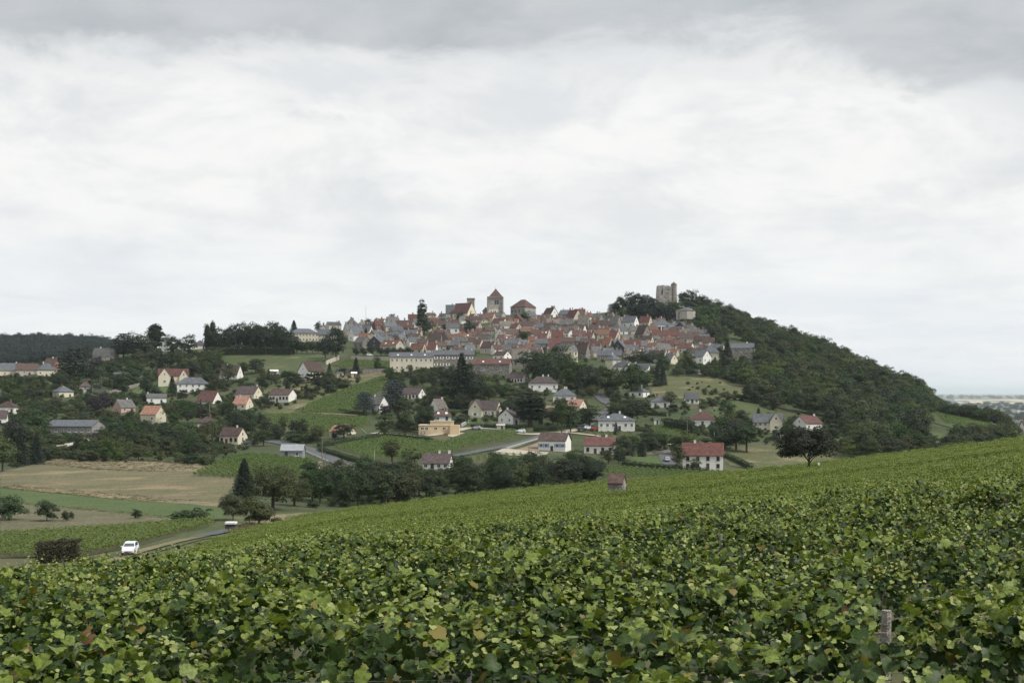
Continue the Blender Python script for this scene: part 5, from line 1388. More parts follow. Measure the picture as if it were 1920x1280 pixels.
kind('broad', 'round', 4000, .045, 'foliage', 5)
kind('tall', 'tall', 2200, .044, 'foliage', 3)
kind('light', 'round', 2200, .050, 'foliage_light', 3)
kind('olive', 'round', 2200, .050, 'foliage_olive', 3)
kind('dark', 'round', 3000, .047, 'foliage_dark', 3)
kind('bush', 'bush', 1300, .085, 'foliage', 4)
kind('olive_bush', 'bush', 1300, .085, 'foliage_olive', 2)
kind('light_bush', 'bush', 1300, .085, 'foliage_light', 2)
kind('purple', 'round', 2000, .055, 'purple_leaf', 2)
kind('poplar', 'poplar', 3600, .036, 'foliage_dark', 2)
kind('green_poplar', 'poplar', 2200, .030, 'foliage', 2)
kind('fir', 'fir', 3200, .040, 'needles', 3)
kind('cedar', 'cedar', 3000, .052, 'blue_needles', 2)
kind('dark_cedar', 'cedar', 3000, .052, 'needles', 2)
kind('willow', 'willow', 3000, .045, 'foliage_olive', 1)
kind('near_spread', 'spread', 15000, .032, 'fruit_leaf', 1)
kind('forest', 'round', 2600, .05, 'hazed_forest_leaf', 3)
kind('near_round', 'round', 8000, .028, 'foliage_olive', 2)
kind('near_bush', 'bush', 8000, .038, 'foliage_olive', 2)
kind('near_fir', 'fir', 8000, .028, 'needles', 1)
kind('near_loose', 'bush', 4200, .045, 'foliage', 2)
NAMES = {'broad': ('broadleaf_tree', 'tree', 'dark green broadleaf tree'), 'tall': ('broadleaf_tree', 'tree', 'tall narrow green tree'),
         'light': ('light_green_tree', 'tree', 'light green leafy tree'), 'olive': ('olive_green_tree', 'tree', 'olive green leafy tree'),
         'dark': ('dark_tree', 'tree', 'very dark round tree'), 'bush': ('shrub', 'shrub', 'rounded green shrub'), 'olive_bush': ('shrub', 'shrub', 'olive green shrub'),
         'light_bush': ('shrub', 'shrub', 'light green shrub'), 'purple': ('purple_tree', 'tree', 'dark purple-leaved plum tree'), 'poplar': ('poplar_tree', 'tree', 'slim dark poplar'),
         'green_poplar': ('poplar_tree', 'tree', 'slim green poplar'), 'fir': ('fir_tree', 'conifer', 'dark pointed fir'), 'cedar': ('cedar_tree', 'conifer', 'blue-grey cedar'),
         'dark_cedar': ('cedar_tree', 'conifer', 'dark tiered cedar'), 'willow': ('willow_tree', 'tree', 'drooping olive willow'), 'near_spread': ('fruit_tree', 'tree', 'dark spreading fruit tree'),
         'near_round': ('olive_green_tree', 'tree', 'broad olive green tree'), 'near_bush': ('shrub', 'shrub', 'dense olive bush'), 'near_fir': ('fir_tree', 'conifer', 'dark fir'),
         'near_loose': ('young_tree', 'tree', 'young thin-crowned tree')}
PENDING = []                                    # labels are settled when all trees stand


def tree(kd, px, yb, hpx, wpx, label=None, D=None, dmin=226.0, group=None, lift=None):
    """a tree by its foot, height and width in the view"""
    p = at(px, yb, dmin) if D is None else Vector(((px - CX) / F * D, D, float(zpx(px, D))))
    k2 = p.y / F; h_ = hpx * k2
    if lift is not None: p.z = lift
    shape_w = {'poplar': .22, 'green_poplar': .22, 'fir': .46, 'near_fir': .46, 'cedar': .72, 'dark_cedar': .72, 'bush': .98, 'olive_bush': .98, 'light_bush': .98, 'near_bush': .98,
               'tall': .56, 'near_spread': 1.1, 'willow': .92, 'near_loose': .7}.get(kd, .82)
    return plant(kd, p, h_, wpx * k2 / shape_w, label, group)


def plant(kd, p, h_, w_, label=None, group=None):
    cr, tr = KIND[kd][rnd.randrange(len(KIND[kd]))]
    nm, cat, desc = NAMES[kd]
    o = empty(nm, p, label, cat, group or 'garden trees on the slopes')
    o.scale = (w_, w_, h_); o.rotation_euler = (0, 0, rnd.uniform(0, 6.28))
    obj('crown', cr, o); obj('trunk', tr, o)
    if label is None: PENDING.append((o, desc, proj(p), h_))
    return o


# near and striking trees
tree('near_spread', 1517, 884, 98, 112, 'dark spreading fruit tree standing alone on the near vine crest', D=176, group=None)
tree('near_fir', 458, 928, 78, 50, 'dark pointed fir in the tree group beside the road', D=300)
tree('near_round', 512, 962, 92, 96, 'broad olive green tree behind the round bushes beside the road', D=275)
tree('near_bush', 486, 990, 62, 86, 'dense olive bush where the road disappears', D=232)
tree('near_bush', 437, 978, 54, 54, 'smaller dense bush left of the road bend', D=244)
tree('near_round', 552, 938, 60, 66, 'olive tree leaning over the right side of the road group', D=290)
tree('near_loose', 17, 975, 54, 46, 'grey-green young tree at the left edge of the meadow', dmin=200)
tree('near_loose', 88, 977, 46, 36, 'pointed young tree standing in the rough meadow', dmin=200)
tree('near_loose', 123, 977, 24, 12, 'thin sapling beside the pointed young tree', dmin=200)
tree('near_loose', 134, 974, 18, 9, 'smallest sapling in the rough meadow', dmin=200)
tree('bush', 258, 972, 20, 22, 'small round shrub at the edge of the green strip', dmin=200)
tree('bush', 338, 980, 24, 48, 'low wide shrub before the left vineyard', dmin=200)
tree('bush', 375, 978, 30, 44, 'dark bushy shrub beside the green strip', dmin=200)
tree('bush', 350, 978, 26, 34, 'middle shrub of the three before the vineyard', dmin=200)
tree('bush', 118, 1022, 16, 20, 'round shrub growing out of the square hedge', D=184, lift=float(zpx(118, 184)) + 2.0)
# skyline and village trees
T_ = [('poplar', 791, 622, 61, 15, 'tall dark poplar rising above the village roofs'), ('dark', 795, 628, 38, 34, 'dark bushy tree at the foot of the tall poplar'),
      ('dark', 862, 605, 21, 18, 'round dark tree in front of the red-roofed turret house'), ('dark', 880, 632, 34, 24, 'dark tree beside the pink dovecote tower'),
      ('fir', 551, 622, 32, 22, 'pointed fir behind the school roof'), ('dark', 596, 622, 24, 14, 'small dark tree behind the school annex'),
      ('dark', 630, 676, 70, 44, 'very tall dark tree beside the school annex'), ('dark', 610, 672, 42, 30, 'dark tree left of the very tall one by the terrace wall'),
      ('purple', 735, 606, 18, 16, 'small dark tree on the skyline beside the brown roofs'), ('broad', 690, 606, 14, 16, 'little tree behind the tall red brick house'),
      ('poplar', 292, 660, 58, 30, 'tall ragged dark tree on the left skyline'), ('dark', 262, 672, 50, 60, 'wide dark tree left of the tall skyline tree'),
      ('dark', 324, 668, 42, 36, 'rounded dark tree beside the white skyline gable'), ('dark', 353, 670, 44, 34, 'round dark tree before the poplars on the skyline'),
      ('poplar', 390, 664, 62, 15, 'left one of the two slim skyline poplars'), ('poplar', 398, 662, 66, 13, 'right one of the two slim skyline poplars'),
      ('dark_cedar', 140, 722, 74, 66, 'huge dark cedar beside the brick villa'), ('tall', 163, 690, 50, 20, 'tall green column tree behind the huge cedar'),
      ('dark_cedar', 232, 672, 50, 46, 'spreading dark cedar beside the grey roof in the trees'), ('purple', 180, 702, 34, 30, 'purple tree below the grey roof in the trees'),
      ('purple', 176, 778, 30, 34, 'purple-leaved tree between slate bungalow and stone shed'), ('fir', 323, 740, 36, 22, 'dark fir in front of the cream house with two gables'),
      ('cedar', 737, 766, 58, 44, 'large blue-grey cedar beside the long white bungalow'), ('cedar', 683, 776, 44, 36, 'blue-grey cedar hiding the left end of the grey roof'),
      ('purple', 720, 782, 26, 28, 'dark purple plum in front of the grey-roofed white house'), ('fir', 866, 764, 104, 50, 'giant dark fir below the shuttered row'),
      ('dark', 845, 758, 76, 44, 'dark tree left of the giant fir'), ('dark', 888, 764, 74, 44, 'dark tree right of the giant fir'), ('light_bush', 912, 742, 40, 40, 'pale green shrub mass right of the giant fir'),
      ('broad', 1006, 716, 62, 66, 'big round tree left of the pair below the village'), ('dark', 1048, 712, 66, 54, 'big round dark tree right of the pair below the village'),
      ('broad', 1030, 724, 62, 60, 'broad green tree in front of the big round pair'), ('broad', 1072, 728, 58, 50, 'leafy tree below the tall cream house'),
      ('tall', 1053, 812, 78, 26, 'tall dark poplar-like tree before the salmon gable'), ('poplar', 994, 800, 66, 50, 'tall dark tree right of the blue-shuttered gable'),
      ('tall', 1070, 810, 62, 26, 'leafy tall tree right of the dark poplar-like tree'), ('tall', 1105, 800, 44, 40, 'dark leafy tree left of the big slate hip house'),
      ('fir', 1155, 814, 24, 12, 'small dark conifer in front of the big slate hip house'), ('fir', 1232, 724, 44, 20, 'dark fir right of the low dark roofs'),
      ('fir', 1243, 722, 38, 18, 'second dark fir above the dry hill meadow'), ('fir', 1364, 694, 58, 30, 'tall dark fir left of the stone manor'), ('light', 1290, 698, 44, 32, 'fresh green tree beside the white barn gable'),
      ('dark', 1395, 688, 24, 22, 'round dark bush in front of the stone manor'), ('purple', 1113, 622, 18, 16, 'dark purple tree among the central roofs'),
      ('broad', 985, 640, 20, 26, 'green tree in front of the long brown roof'), ('broad', 1086, 634, 16, 18, 'round tree beside the white gable among roofs'), ('broad', 985, 607, 22, 26, 'dark tree below the long church roof'),
      ('broad', 835, 622, 16, 20, 'shrubby tree below the grey pigeon tower'), ('fir', 686, 634, 20, 11, 'dark cypress beside the white-gabled slate house'), ('dark', 1195, 690, 34, 44, 'dark tree mass above the low dark roofs'),
      ('dark', 1216, 690, 32, 30, 'dark tree right of the tree mass above the low dark roofs'), ('broad', 1245, 704, 36, 30, 'green tree under the orange wall'), ('broad', 1240, 692, 30, 26, 'leafy tree left of the fresh green tree'),
      ('olive', 735, 866, 46, 44, 'olive round tree in front of the long vine plot'), ('light_bush', 772, 868, 30, 40, 'yellow-green tree beside the dark brown roof'), ('willow', 398, 828, 40, 56, 'drooping willow left of the brown-roofed cream house'),
      ('broad', 494, 836, 34, 38, 'round dark tree right of the brown-roofed cream house'), ('broad', 645, 822, 32, 42, 'round tree hiding part of the salmon-roofed white house'), ('broad', 800, 806, 52, 40, 'tall leafy tree left of the ochre building'),
      ('broad', 760, 818, 48, 44, 'leafy tree behind the clipped hedge'), ('tall', 722, 816, 46, 36, 'dark tree left of the leafy tree behind the hedge'), ('olive', 1270, 880, 46, 34, 'yellowish tree left of the big red-roofed house'),
      ('light', 1303, 884, 26, 24, 'small fresh green tree before the big red-roofed house'), ('fir', 1204, 856, 34, 18, 'dark fir beside the small lawn'), ('broad', 1170, 862, 40, 50, 'leafy tree right of the wide red-brown roof'),
      ('broad', 1232, 838, 30, 40, 'green tree at the foot of the triangular vine plot'), ('broad', 1360, 838, 36, 46, 'tree mass below the red pyramid roof'), ('tall', 1380, 845, 56, 40, 'tall leafy tree left of the double slate roof'),
      ('tall', 1400, 848, 58, 40, 'dark tall tree below the double slate roof'), ('tall', 1362, 820, 44, 34, 'dark upright tree right of the red pyramid roof'), ('olive', 1255, 764, 30, 30, 'small open tree before the slate-hat bungalow'),
      ('broad', 1184, 744, 66, 52, 'big dark tree overhanging the small white cube house'), ('broad', 1140, 742, 56, 50, 'dark green tree above the lane'), ('dark', 1100, 738, 54, 46, 'dark tree below the tall cream house, above the slate hip'),
      ('dark', 430, 700, 20, 20, 'dark round bush before the steep dark roof'), ('olive', 428, 718, 40, 30, 'leafy tree partly hiding the steep dark roof'), ('broad', 480, 700, 30, 36, 'dark tree on the slope meadow'),
      ('bush', 545, 718, 26, 44, 'wide dark shrub left of the tall white gable'), ('bush', 596, 716, 24, 50, 'wide dark shrub under the tall white gable'), ('olive', 670, 722, 22, 14, 'thin small tree on the orchard slope')]
for t in T_:
    tree(t[0], t[1], t[2], t[3], t[4], t[5], group='trees among the roofs and gardens')
# clipped trees along the terrace wall, counted from the dark barn
for q, x in enumerate((668, 682, 697, 714, 726, 738, 752, 766)):
    tree('dark', x, 667, 17 if q != 2 else 20, 16, f'{ORD[q]} clipped round tree along the terrace wall, counted from the left', D=hit(x, 667), group='clipped trees on the terrace')
# lime avenue on the left skyline
for q, (x, h_) in enumerate(zip(np.linspace(408, 548, 15), (46, 50, 54, 56, 56, 58, 58, 60, 62, 62, 60, 58, 54, 48, 44))):
    tree('dark', x + rnd.uniform(-3, 3), 664 + rnd.uniform(-2, 3), h_, 34, f'{ORD[q]} tall dark lime of the skyline avenue, counted from the left', D=hit(x, 663) + rnd.uniform(-8, 8), group='limes of the skyline avenue')
for q, x in enumerate(np.linspace(556, 606, 6)):
    tree('broad', x, 664, 24, 16, f'{ORD[q]} green tree in the row below the school, counted from the left', D=hit(x, 663), group='row of trees below the school')
# trees round the ruined keep
KP = [('dark', 1152, 592, 26, 26), ('dark', 1163, 592, 40, 24), ('dark', 1178, 592, 46, 28), ('dark', 1194, 591, 46, 32), ('dark_cedar', 1210, 592, 42, 36), ('dark', 1224, 590, 36, 30), ('dark_cedar', 1216, 604, 40, 50),
      ('dark_cedar', 1190, 602, 34, 46), ('dark', 1240, 598, 34, 30), ('broad', 1258, 596, 32, 30), ('dark_cedar', 1250, 606, 36, 40), ('dark', 1285, 585, 42, 32), ('dark', 1300, 582, 44, 36), ('broad', 1316, 588, 40, 34),
      ('light', 1310, 600, 34, 30), ('dark', 1330, 596, 36, 32), ('broad', 1274, 590, 28, 24), ('dark', 1232, 592, 26, 22), ('broad', 1170, 604, 26, 30), ('dark', 1146, 600, 18, 24), ('broad', 1346, 604, 40, 34),
      ('tall', 1340, 612, 46, 30), ('broad', 1328, 618, 44, 34), ('broad', 1312, 622, 34, 28)]
for q, (kd, x, y, h_, w_) in enumerate(KP):
    tree(kd, x, y, h_, w_, None, group='trees round the ruined keep')
for x, y, h_, w_, kd in ((1338, 640, 26, 26, 'broad'), (1350, 644, 24, 24, 'olive'), (1344, 632, 26, 24, 'broad'), (1356, 652, 22, 22, 'broad'), (1330, 630, 22, 20, 'dark'), (1420, 684, 26, 24, 'broad'), (1352, 668, 20, 18, 'broad')):
    tree(kd, x, y, h_, w_, None, group='trees at the village edge')
LMK = [(a, c, s_) for a, c, _, s_ in NAMED] + LM


def blocks(x, y, h_, w_, D):
    """True where a tree would hide a building behind it or stand in one"""
    for (xl, xr, yt, yb, Dh, c, rad) in RECTS:
        if D < Dh + 4:
            ox = min(x + w_ / 2, xr) - max(x - w_ / 2, xl); oy = min(y, yb) - max(y - h_, yt)
            if ox > 0 and oy > 0 and ox * oy > 0.10 * max((xr - xl) * (yb - yt), 1): return True
    return False


def in_house(p, w_):
    return any(math.hypot(p.x - c[0], p.y - c[1]) < rad * 0.8 + w_ * 0.35 for (_, _, _, _, _, c, rad) in RECTS)


CLEAR = [[(0, 1060), (0, 886), (95, 866), (280, 870), (440, 876), (440, 990), (330, 1060)], [(360, 895), (432, 854), (590, 862), (600, 900), (480, 905)], [(500, 824), (548, 829), (600, 845), (690, 890), (640, 890), (560, 850)],
         [(545, 776), (640, 733), (735, 700), (722, 730), (690, 757), (672, 783), (600, 780)], [(480, 780), (520, 774), (692, 782), (694, 798), (630, 814), (560, 810), (505, 797)],
         [(625, 840), (700, 820), (745, 816), (830, 827), (900, 808), (985, 806), (1090, 800), (1010, 830), (930, 850), (850, 858), (760, 866), (700, 864)], [(1214, 832), (1220, 797), (1255, 795), (1322, 828), (1290, 836)],
         [(1070, 806), (1190, 808), (1222, 832), (1150, 832)], [(1125, 902), (1138, 874), (1290, 882), (1380, 884), (1290, 899)], [(1095, 802), (1118, 736), (1140, 750), (1156, 764), (1112, 802)],
         [(622, 690), (650, 672), (740, 677), (740, 692)], [(228, 746), (262, 722), (300, 718), (335, 726), (345, 742)], [(425, 664), (610, 662), (560, 690), (470, 692)],
         [(640, 716), (690, 700), (745, 692), (735, 706), (660, 730)], [(1010, 780), (1018, 758), (1046, 758), (1046, 780)], [(878, 870), (884, 852), (1010, 853), (1010, 868)], [(1228, 876), (1226, 846), (1262, 846), (1280, 878)],
         [(1172, 874), (1190, 851), (1245, 854), (1252, 874)], [(1360, 872), (1352, 845), (1380, 838), (1470, 842), (1480, 872)], [(80, 846), (130, 834), (165, 824), (215, 812), (215, 820), (130, 844)]]
BAN = [[(1398, 886), (1395, 838), (1480, 830), (1575, 846), (1600, 872), (1560, 886)], [(1222, 742), (1215, 716), (1240, 708), (1330, 708), (1390, 722), (1405, 742), (1380, 748)], [(1335, 770), (1350, 754), (1400, 750), (1440, 765), (1440, 780), (1390, 788)],
       [(1742, 766), (1790, 776), (1868, 798), (1895, 806), (1880, 814), (1800, 806), (1752, 794)], [(1608, 742), (1612, 727), (1645, 735), (1655, 752)], [(1725, 806), (1760, 808), (1795, 828), (1770, 842), (1735, 840)],
       [(1550, 804), (1556, 804), (1590, 822), (1592, 846), (1565, 842)]]


def scatter(poly, dlo, dhi, spacing, ban=()):
    xs = [p[0] for p in poly]; out = []
    X = np.arange((min(xs) - CX) / F * dhi if min(xs) < CX else (min(xs) - CX) / F * dlo, (max(xs) - CX) / F * dhi if max(xs) > CX else (max(xs) - CX) / F * dlo, spacing)
    Y = np.arange(dlo, dhi, spacing)
    gx_, gy_ = np.meshgrid(X, Y); gx_ = (gx_ + rng.uniform(-.45, .45, gx_.shape) * spacing).ravel(); gy_ = (gy_ + rng.uniform(-.45, .45, gy_.shape) * spacing).ravel()
    z_ = gz(gx_, gy_); qx, qy = CX + F * gx_ / gy_, HY - F * z_ / gy_
    ok = inside(poly, qx, qy)
    for bnn in ban: ok &= ~inside(bnn, qx, qy)
    return np.column_stack([gx_, gy_, z_])[ok], qx[ok], qy[ok]


MIX = (('broad', 40), ('tall', 9), ('light', 9), ('olive', 15), ('dark', 16), ('bush', 12), ('olive_bush', 8), ('light_bush', 4), ('purple', 2), ('fir', 4))


def grove(poly, dlo, dhi, spacing, hr, group, mixx=MIX, limit=999, check=True):
    P_, qx, qy = scatter(poly, dlo, dhi, spacing, CLEAR + BAN)
    order = rng.permutation(len(P_)); c = 0
    for i in order:
        if c >= limit: break
        kd = rnd.choices([a for a, _ in mixx], [e for _, e in mixx])[0]
        h_ = rnd.uniform(*hr); h_ *= 0.5 if 'bush' in kd else 1.25 if kd in ('fir', 'tall') else 1
        w_ = h_ * rnd.uniform(.9, 1.25)
        if 'bush' in kd: w_ *= 1.2
        p = Vector(P_[i]); k2 = F / p.y
        if check and (in_house(p, w_) or blocks(qx[i], qy[i], h_ * k2, w_ * .8 * k2, p.y)):
            h_ = rnd.uniform(1.5, 2.6); w_ = h_ * 1.3; kd = rnd.choice(('bush', 'olive_bush', 'bush'))
            if in_house(p, w_) or blocks(qx[i], qy[i], h_ * k2, w_ * k2, p.y): continue
        plant(kd, p, h_, w_, None, group); c += 1


# belt of trees in the hollow behind the near crest
grove([(575, 940), (570, 915), (610, 908), (680, 905), (760, 902), (880, 895), (1010, 890), (1100, 884), (1130, 888), (1130, 905), (1000, 916), (800, 940), (650, 952)], 270, 430, 6.5, (5.4, 7.8), 'belt of trees behind the near crest', (('broad', 40), ('dark', 25), ('olive', 22), ('tall', 8), ('bush', 8)), 110)
grove([(150, 866), (140, 845), (210, 822), (300, 815), (400, 818), (415, 838), (430, 858), (410, 874), (280, 868)], 430, 640, 7.5, (5, 8.5), 'thicket above the hay meadow', MIX, 60)
grove([(0, 888), (0, 800), (60, 790), (90, 830), (92, 862), (60, 880)], 400, 640, 8.5, (7, 12), 'trees at the left edge of the hay meadow', MIX, 32)
grove([(0, 800), (0, 712), (110, 705), (200, 680), (290, 670), (300, 720), (400, 760), (420, 800), (300, 822), (200, 815), (90, 800)], 560, 980, 11, (6, 10.5), 'garden trees on the left slope', MIX, 120)
grove([(300, 700), (290, 664), (400, 662), (420, 690), (430, 730), (400, 735), (350, 700)], 760, 1000, 9, (7, 11), 'trees under the left skyline', MIX, 40)
grove([(410, 730), (440, 700), (560, 705), (620, 700), (740, 690), (800, 700), (830, 780), (780, 800), (690, 770), (640, 735), (520, 775), (470, 770)], 560, 900, 10, (4.5, 8), 'garden trees on the middle slope', MIX, 60)
grove([(415, 800), (420, 775), (480, 775), (500, 800), (600, 815), (640, 815), (600, 838), (540, 828), (480, 828)], 480, 680, 8, (4.5, 8), 'trees above the road', MIX, 30)
grove([(800, 790), (790, 700), (880, 700), (960, 712), (1100, 690), (1230, 700), (1220, 740), (1290, 760), (1300, 800), (1200, 790), (1090, 790), (1050, 800), (960, 800), (880, 790)], 560, 860, 9.5, (5.5, 9.5), 'garden trees below the village', MIX, 130)
grove([(1230, 880), (1290, 800), (1400, 790), (1480, 810), (1550, 815), (1600, 860), (1480, 880), (1380, 850), (1300, 850)], 440, 680, 9.5, (5, 8.5), 'trees round the double slate roof', MIX, 55)
grove([(1130, 870), (1120, 845), (1220, 838), (1260, 846), (1180, 880)], 430, 560, 8, (4, 6.5), 'garden trees by the small lawn', MIX, 16)
grove([(670, 648), (760, 640), (900, 650), (1050, 640), (1250, 650), (1340, 660), (1340, 690), (1100, 690), (900, 690), (730, 662)], 840, 1040, 13, (4, 6.5), 'trees between the village houses', MIX, 45)

# labels for the planted trees: look, neighbour, and a count where nothing else tells them apart
lab2 = []
for o, desc, (x, y), h_ in PENDING:
    size = 'tall ' if h_ > 10 and 'tall' not in desc and 'slim' not in desc else 'low ' if h_ < 2.4 else ''
    lab2.append((f'{size}{desc} {where(x, y, LMK)}', x, y))
cnt = {}
for l, x, y in lab2: cnt.setdefault(l, []).append((y, x))
for (o, *_), (l, x, y) in zip(PENDING, lab2):
    same = sorted(cnt[l])
    if len(same) > 1: l = f'{ORD[min(same.index((y, x)), 29)]} highest {l}'
    o['label'] = single(l)

# ---- woods that read as one mass
def wood(name, label, poly, dlo, dhi, spacing, hr, protos, ban=(), check=True):
    P_, qx, qy = scatter(poly, dlo, dhi, spacing, list(ban))
    h_ = rng.uniform(*hr, len(P_)) * (1 + 0.15 * np.sin(P_[:, 0] * .05) * np.cos(P_[:, 1] * .04)); w_ = np.maximum(h_, min(8.5, hr[1])) * rng.uniform(.9, 1.2, len(P_))
    if check:
        ok = np.array([not in_house(Vector(p), float(w)) and not blocks(float(a), float(c), float(h) * F / p[1], float(w) * .8 * F / p[1], p[1]) for p, a, c, h, w in zip(P_, qx, qy, h_, w_)])
        P_, h_, w_ = P_[ok], h_[ok], w_[ok]
    n_ = len(P_); print(name, n_)
    rot_ = np.column_stack([np.zeros(n_), np.zeros(n_), rng.uniform(0, 6.28, n_)])
    o = instancer(name, protos, P_, rot_, np.column_stack([w_, w_, h_]), rng.integers(0, len(protos), n_))
    return tag(o, label, 'wood', None, 'stuff')


def proto(kd, q): return bpy.data.objects.new('wood_tree', KIND[kd][q][0])


WP = [proto('broad', 0), proto('broad', 1), proto('broad', 2), proto('broad', 3), proto('olive', 0), proto('broad', 4), proto('dark', 0), proto('light', 0), proto('light', 1), proto('olive', 1)]
wood('hill_wood', 'dense dark wood covering the right flank of the hill', [(1296, 604), (1335, 588), (1420, 610), (1560, 660), (1700, 728), (1745, 755), (1738, 790), (1735, 845), (1640, 868), (1590, 868), (1560, 850), (1552, 812),
     (1545, 780), (1470, 775), (1400, 750), (1392, 722), (1350, 705), (1330, 700), (1345, 690), (1420, 690), (1424, 665), (1350, 655), (1340, 640), (1330, 628), (1306, 620)], 470, 1120, 8.2, (6.0, 13.0), WP, BAN)
wood('hill_foot_wood', 'trees trailing down the end of the hill towards the plain', [(1720, 852), (1744, 812), (1800, 822), (1850, 818), (1910, 812), (1905, 828), (1850, 838), (1800, 850)], 440, 700, 5.5, (4.2, 7.2), WP, BAN)
wood('ridge_end_wood', 'line of round trees on the descending end of the hill', [(1690, 745), (1690, 715), (1765, 742), (1800, 755), (1850, 774), (1905, 792), (1890, 803), (1840, 793), (1790, 782), (1745, 772)], 620, 900, 6.5, (5.5, 8.5), WP, BAN[4:])
wood('slope_wood', 'scrub and trees between the dry hill meadow and the manor', [(1270, 712), (1265, 690), (1330, 690), (1420, 690), (1440, 720), (1400, 730), (1330, 706)], 760, 900, 6.0, (3.5, 6.5), WP, BAN)
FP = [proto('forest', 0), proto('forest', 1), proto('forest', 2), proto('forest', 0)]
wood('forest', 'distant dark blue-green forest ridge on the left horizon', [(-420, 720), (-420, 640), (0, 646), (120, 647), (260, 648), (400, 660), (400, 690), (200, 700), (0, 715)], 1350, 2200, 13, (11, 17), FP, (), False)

UP = [proto('bush', 0), proto('bush', 1), proto('bush', 2), proto('olive_bush', 0), proto('olive_bush', 1), proto('light_bush', 0), proto('bush', 3)]


def thicket(name, label, poly, dlo, dhi, spacing, hr, keep, ban=None):
    P_, qx, qy = scatter(poly, dlo, dhi, spacing, CLEAR + BAN if ban is None else ban)
    lump = np.sin(P_[:, 0] * .11 + 1) * np.cos(P_[:, 1] * .09) + np.sin(P_[:, 0] * .05 - P_[:, 1] * .06)
    h_ = rng.uniform(*hr, len(P_)) * (1 + .35 * lump); w_ = h_ * rng.uniform(1.1, 1.8, len(P_))
    ok = (rng.random(len(P_)) < keep + .3 * lump) & (h_ > .6)
    ok &= np.array([not in_house(Vector(p), float(w)) and not blocks(float(a), float(c), float(h) * F / p[1], float(w) * F / p[1], p[1]) for p, a, c, h, w in zip(P_, qx, qy, h_, w_)])
    P_, h_, w_ = P_[ok], h_[ok], w_[ok]; n_ = len(P_); print(name, n_)
    o = instancer(name, UP, P_, np.column_stack([np.zeros(n_), np.zeros(n_), rng.uniform(0, 6.28, n_)]), np.column_stack([w_, w_, h_]), rng.integers(0, len(UP), n_))
    return tag(o, label, 'undergrowth', None, 'stuff')


thicket('undergrowth', 'garden shrubs and undergrowth filling the left slope', [(0, 880), (0, 704), (110, 700), (200, 675), (400, 662), (425, 690), (430, 735), (480, 740), (500, 775), (480, 800), (600, 815), (600, 835), (500, 824), (430, 860), (400, 874), (150, 866), (60, 880)], 420, 1000, 4.6, (1.4, 3.4), .62)
thicket('undergrowth', 'garden shrubs and undergrowth below the village', [(500, 775), (480, 745), (520, 705), (620, 696), (740, 688), (800, 692), (1000, 690), (1230, 694), (1220, 745), (1300, 770), (1320, 800), (1290, 850), (1150, 868), (1090, 800), (900, 790), (780, 812), (700, 800), (690, 765), (640, 735)], 480, 900, 4.8, (1.2, 3.0), .5)
thicket('undergrowth', 'scrub along the foot of the wood', [(1290, 806), (1330, 785), (1400, 745), (1470, 770), (1550, 790), (1600, 860), (1480, 870), (1460, 840), (1380, 836)], 440, 760, 4.6, (1.2, 3.4), .6)
thicket('undergrowth', 'bushes at the feet of the belt of trees', [(560, 952), (570, 906), (640, 900), (760, 892), (880, 886), (1010, 880), (1130, 872), (1140, 902), (1000, 916), (800, 940), (650, 952)], 260, 450, 3.6, (1.2, 2.6), .8)
thicket('undergrowth', 'sparse bushes on the dry hill meadow', [(1262, 750), (1290, 712), (1390, 722), (1408, 746), (1440, 765), (1440, 785), (1380, 790), (1330, 770)], 620, 800, 6, (1.0, 3.2), .45, ())
# dry grass tufts roughen the meadows
m = MB()
for q in range(26):
    a, l_ = rnd.uniform(0, 6.28), rnd.uniform(.0, .45); x, y = math.cos(a) * l_, math.sin(a) * l_; h_ = rnd.uniform(.25, .6); b2 = rnd.uniform(0, 6.28)
    m.add([(x - .04, y, -.05), (x + .04, y, -.05), (x + math.cos(b2) * .12, y + math.sin(b2) * .12, h_)], [(0, 1, 2)])
TUFT = bpy.data.objects.new('tuft', m.mesh('tuft', 'dry_grass'))
m3 = m.mesh('tuft', 'hay_meadow'); TUFT2 = bpy.data.objects.new('tuft', m3)
for poly, dlo, dhi, sp, lb, hs in (([(70, 870), (95, 858), (280, 862), (378, 868), (450, 868), (440, 890), (330, 886), (180, 882)], 400, 480, 1.7, 'dry grass tufts along the upper edge of the hay meadow', 1.1),
                                   ([(0, 916), (0, 908), (200, 925), (412, 943), (412, 953), (200, 936)], 290, 370, 1.0, 'dry grass strip between hay meadow and green strip', .9),
                                   ([(0, 943), (0, 939), (190, 955), (330, 970), (330, 975), (190, 960)], 250, 330, 1.0, 'rough grass below the green strip', .7),
                                   ([(430, 1000), (470, 976), (520, 964), (575, 960), (596, 966), (570, 984), (500, 994)], 190, 240, .9, 'dry grass on the bank beside the road', 1.3)):
    P_, qx, qy = scatter(poly, dlo, dhi, sp); n_ = len(P_)
    edge_ = rng.random(n_)
    o = instancer('meadow_grass', [TUFT, TUFT2], P_, np.column_stack([np.zeros(n_), np.zeros(n_), rng.uniform(0, 6, n_)]), np.column_stack([rng.uniform(1, 2.4, n_), rng.uniform(1, 2.4, n_), rng.uniform(.35, 1.0, n_)]) * hs, (rng.random(n_) < .6).astype(int))
    tag(o, lb, 'grass', None, 'stuff')

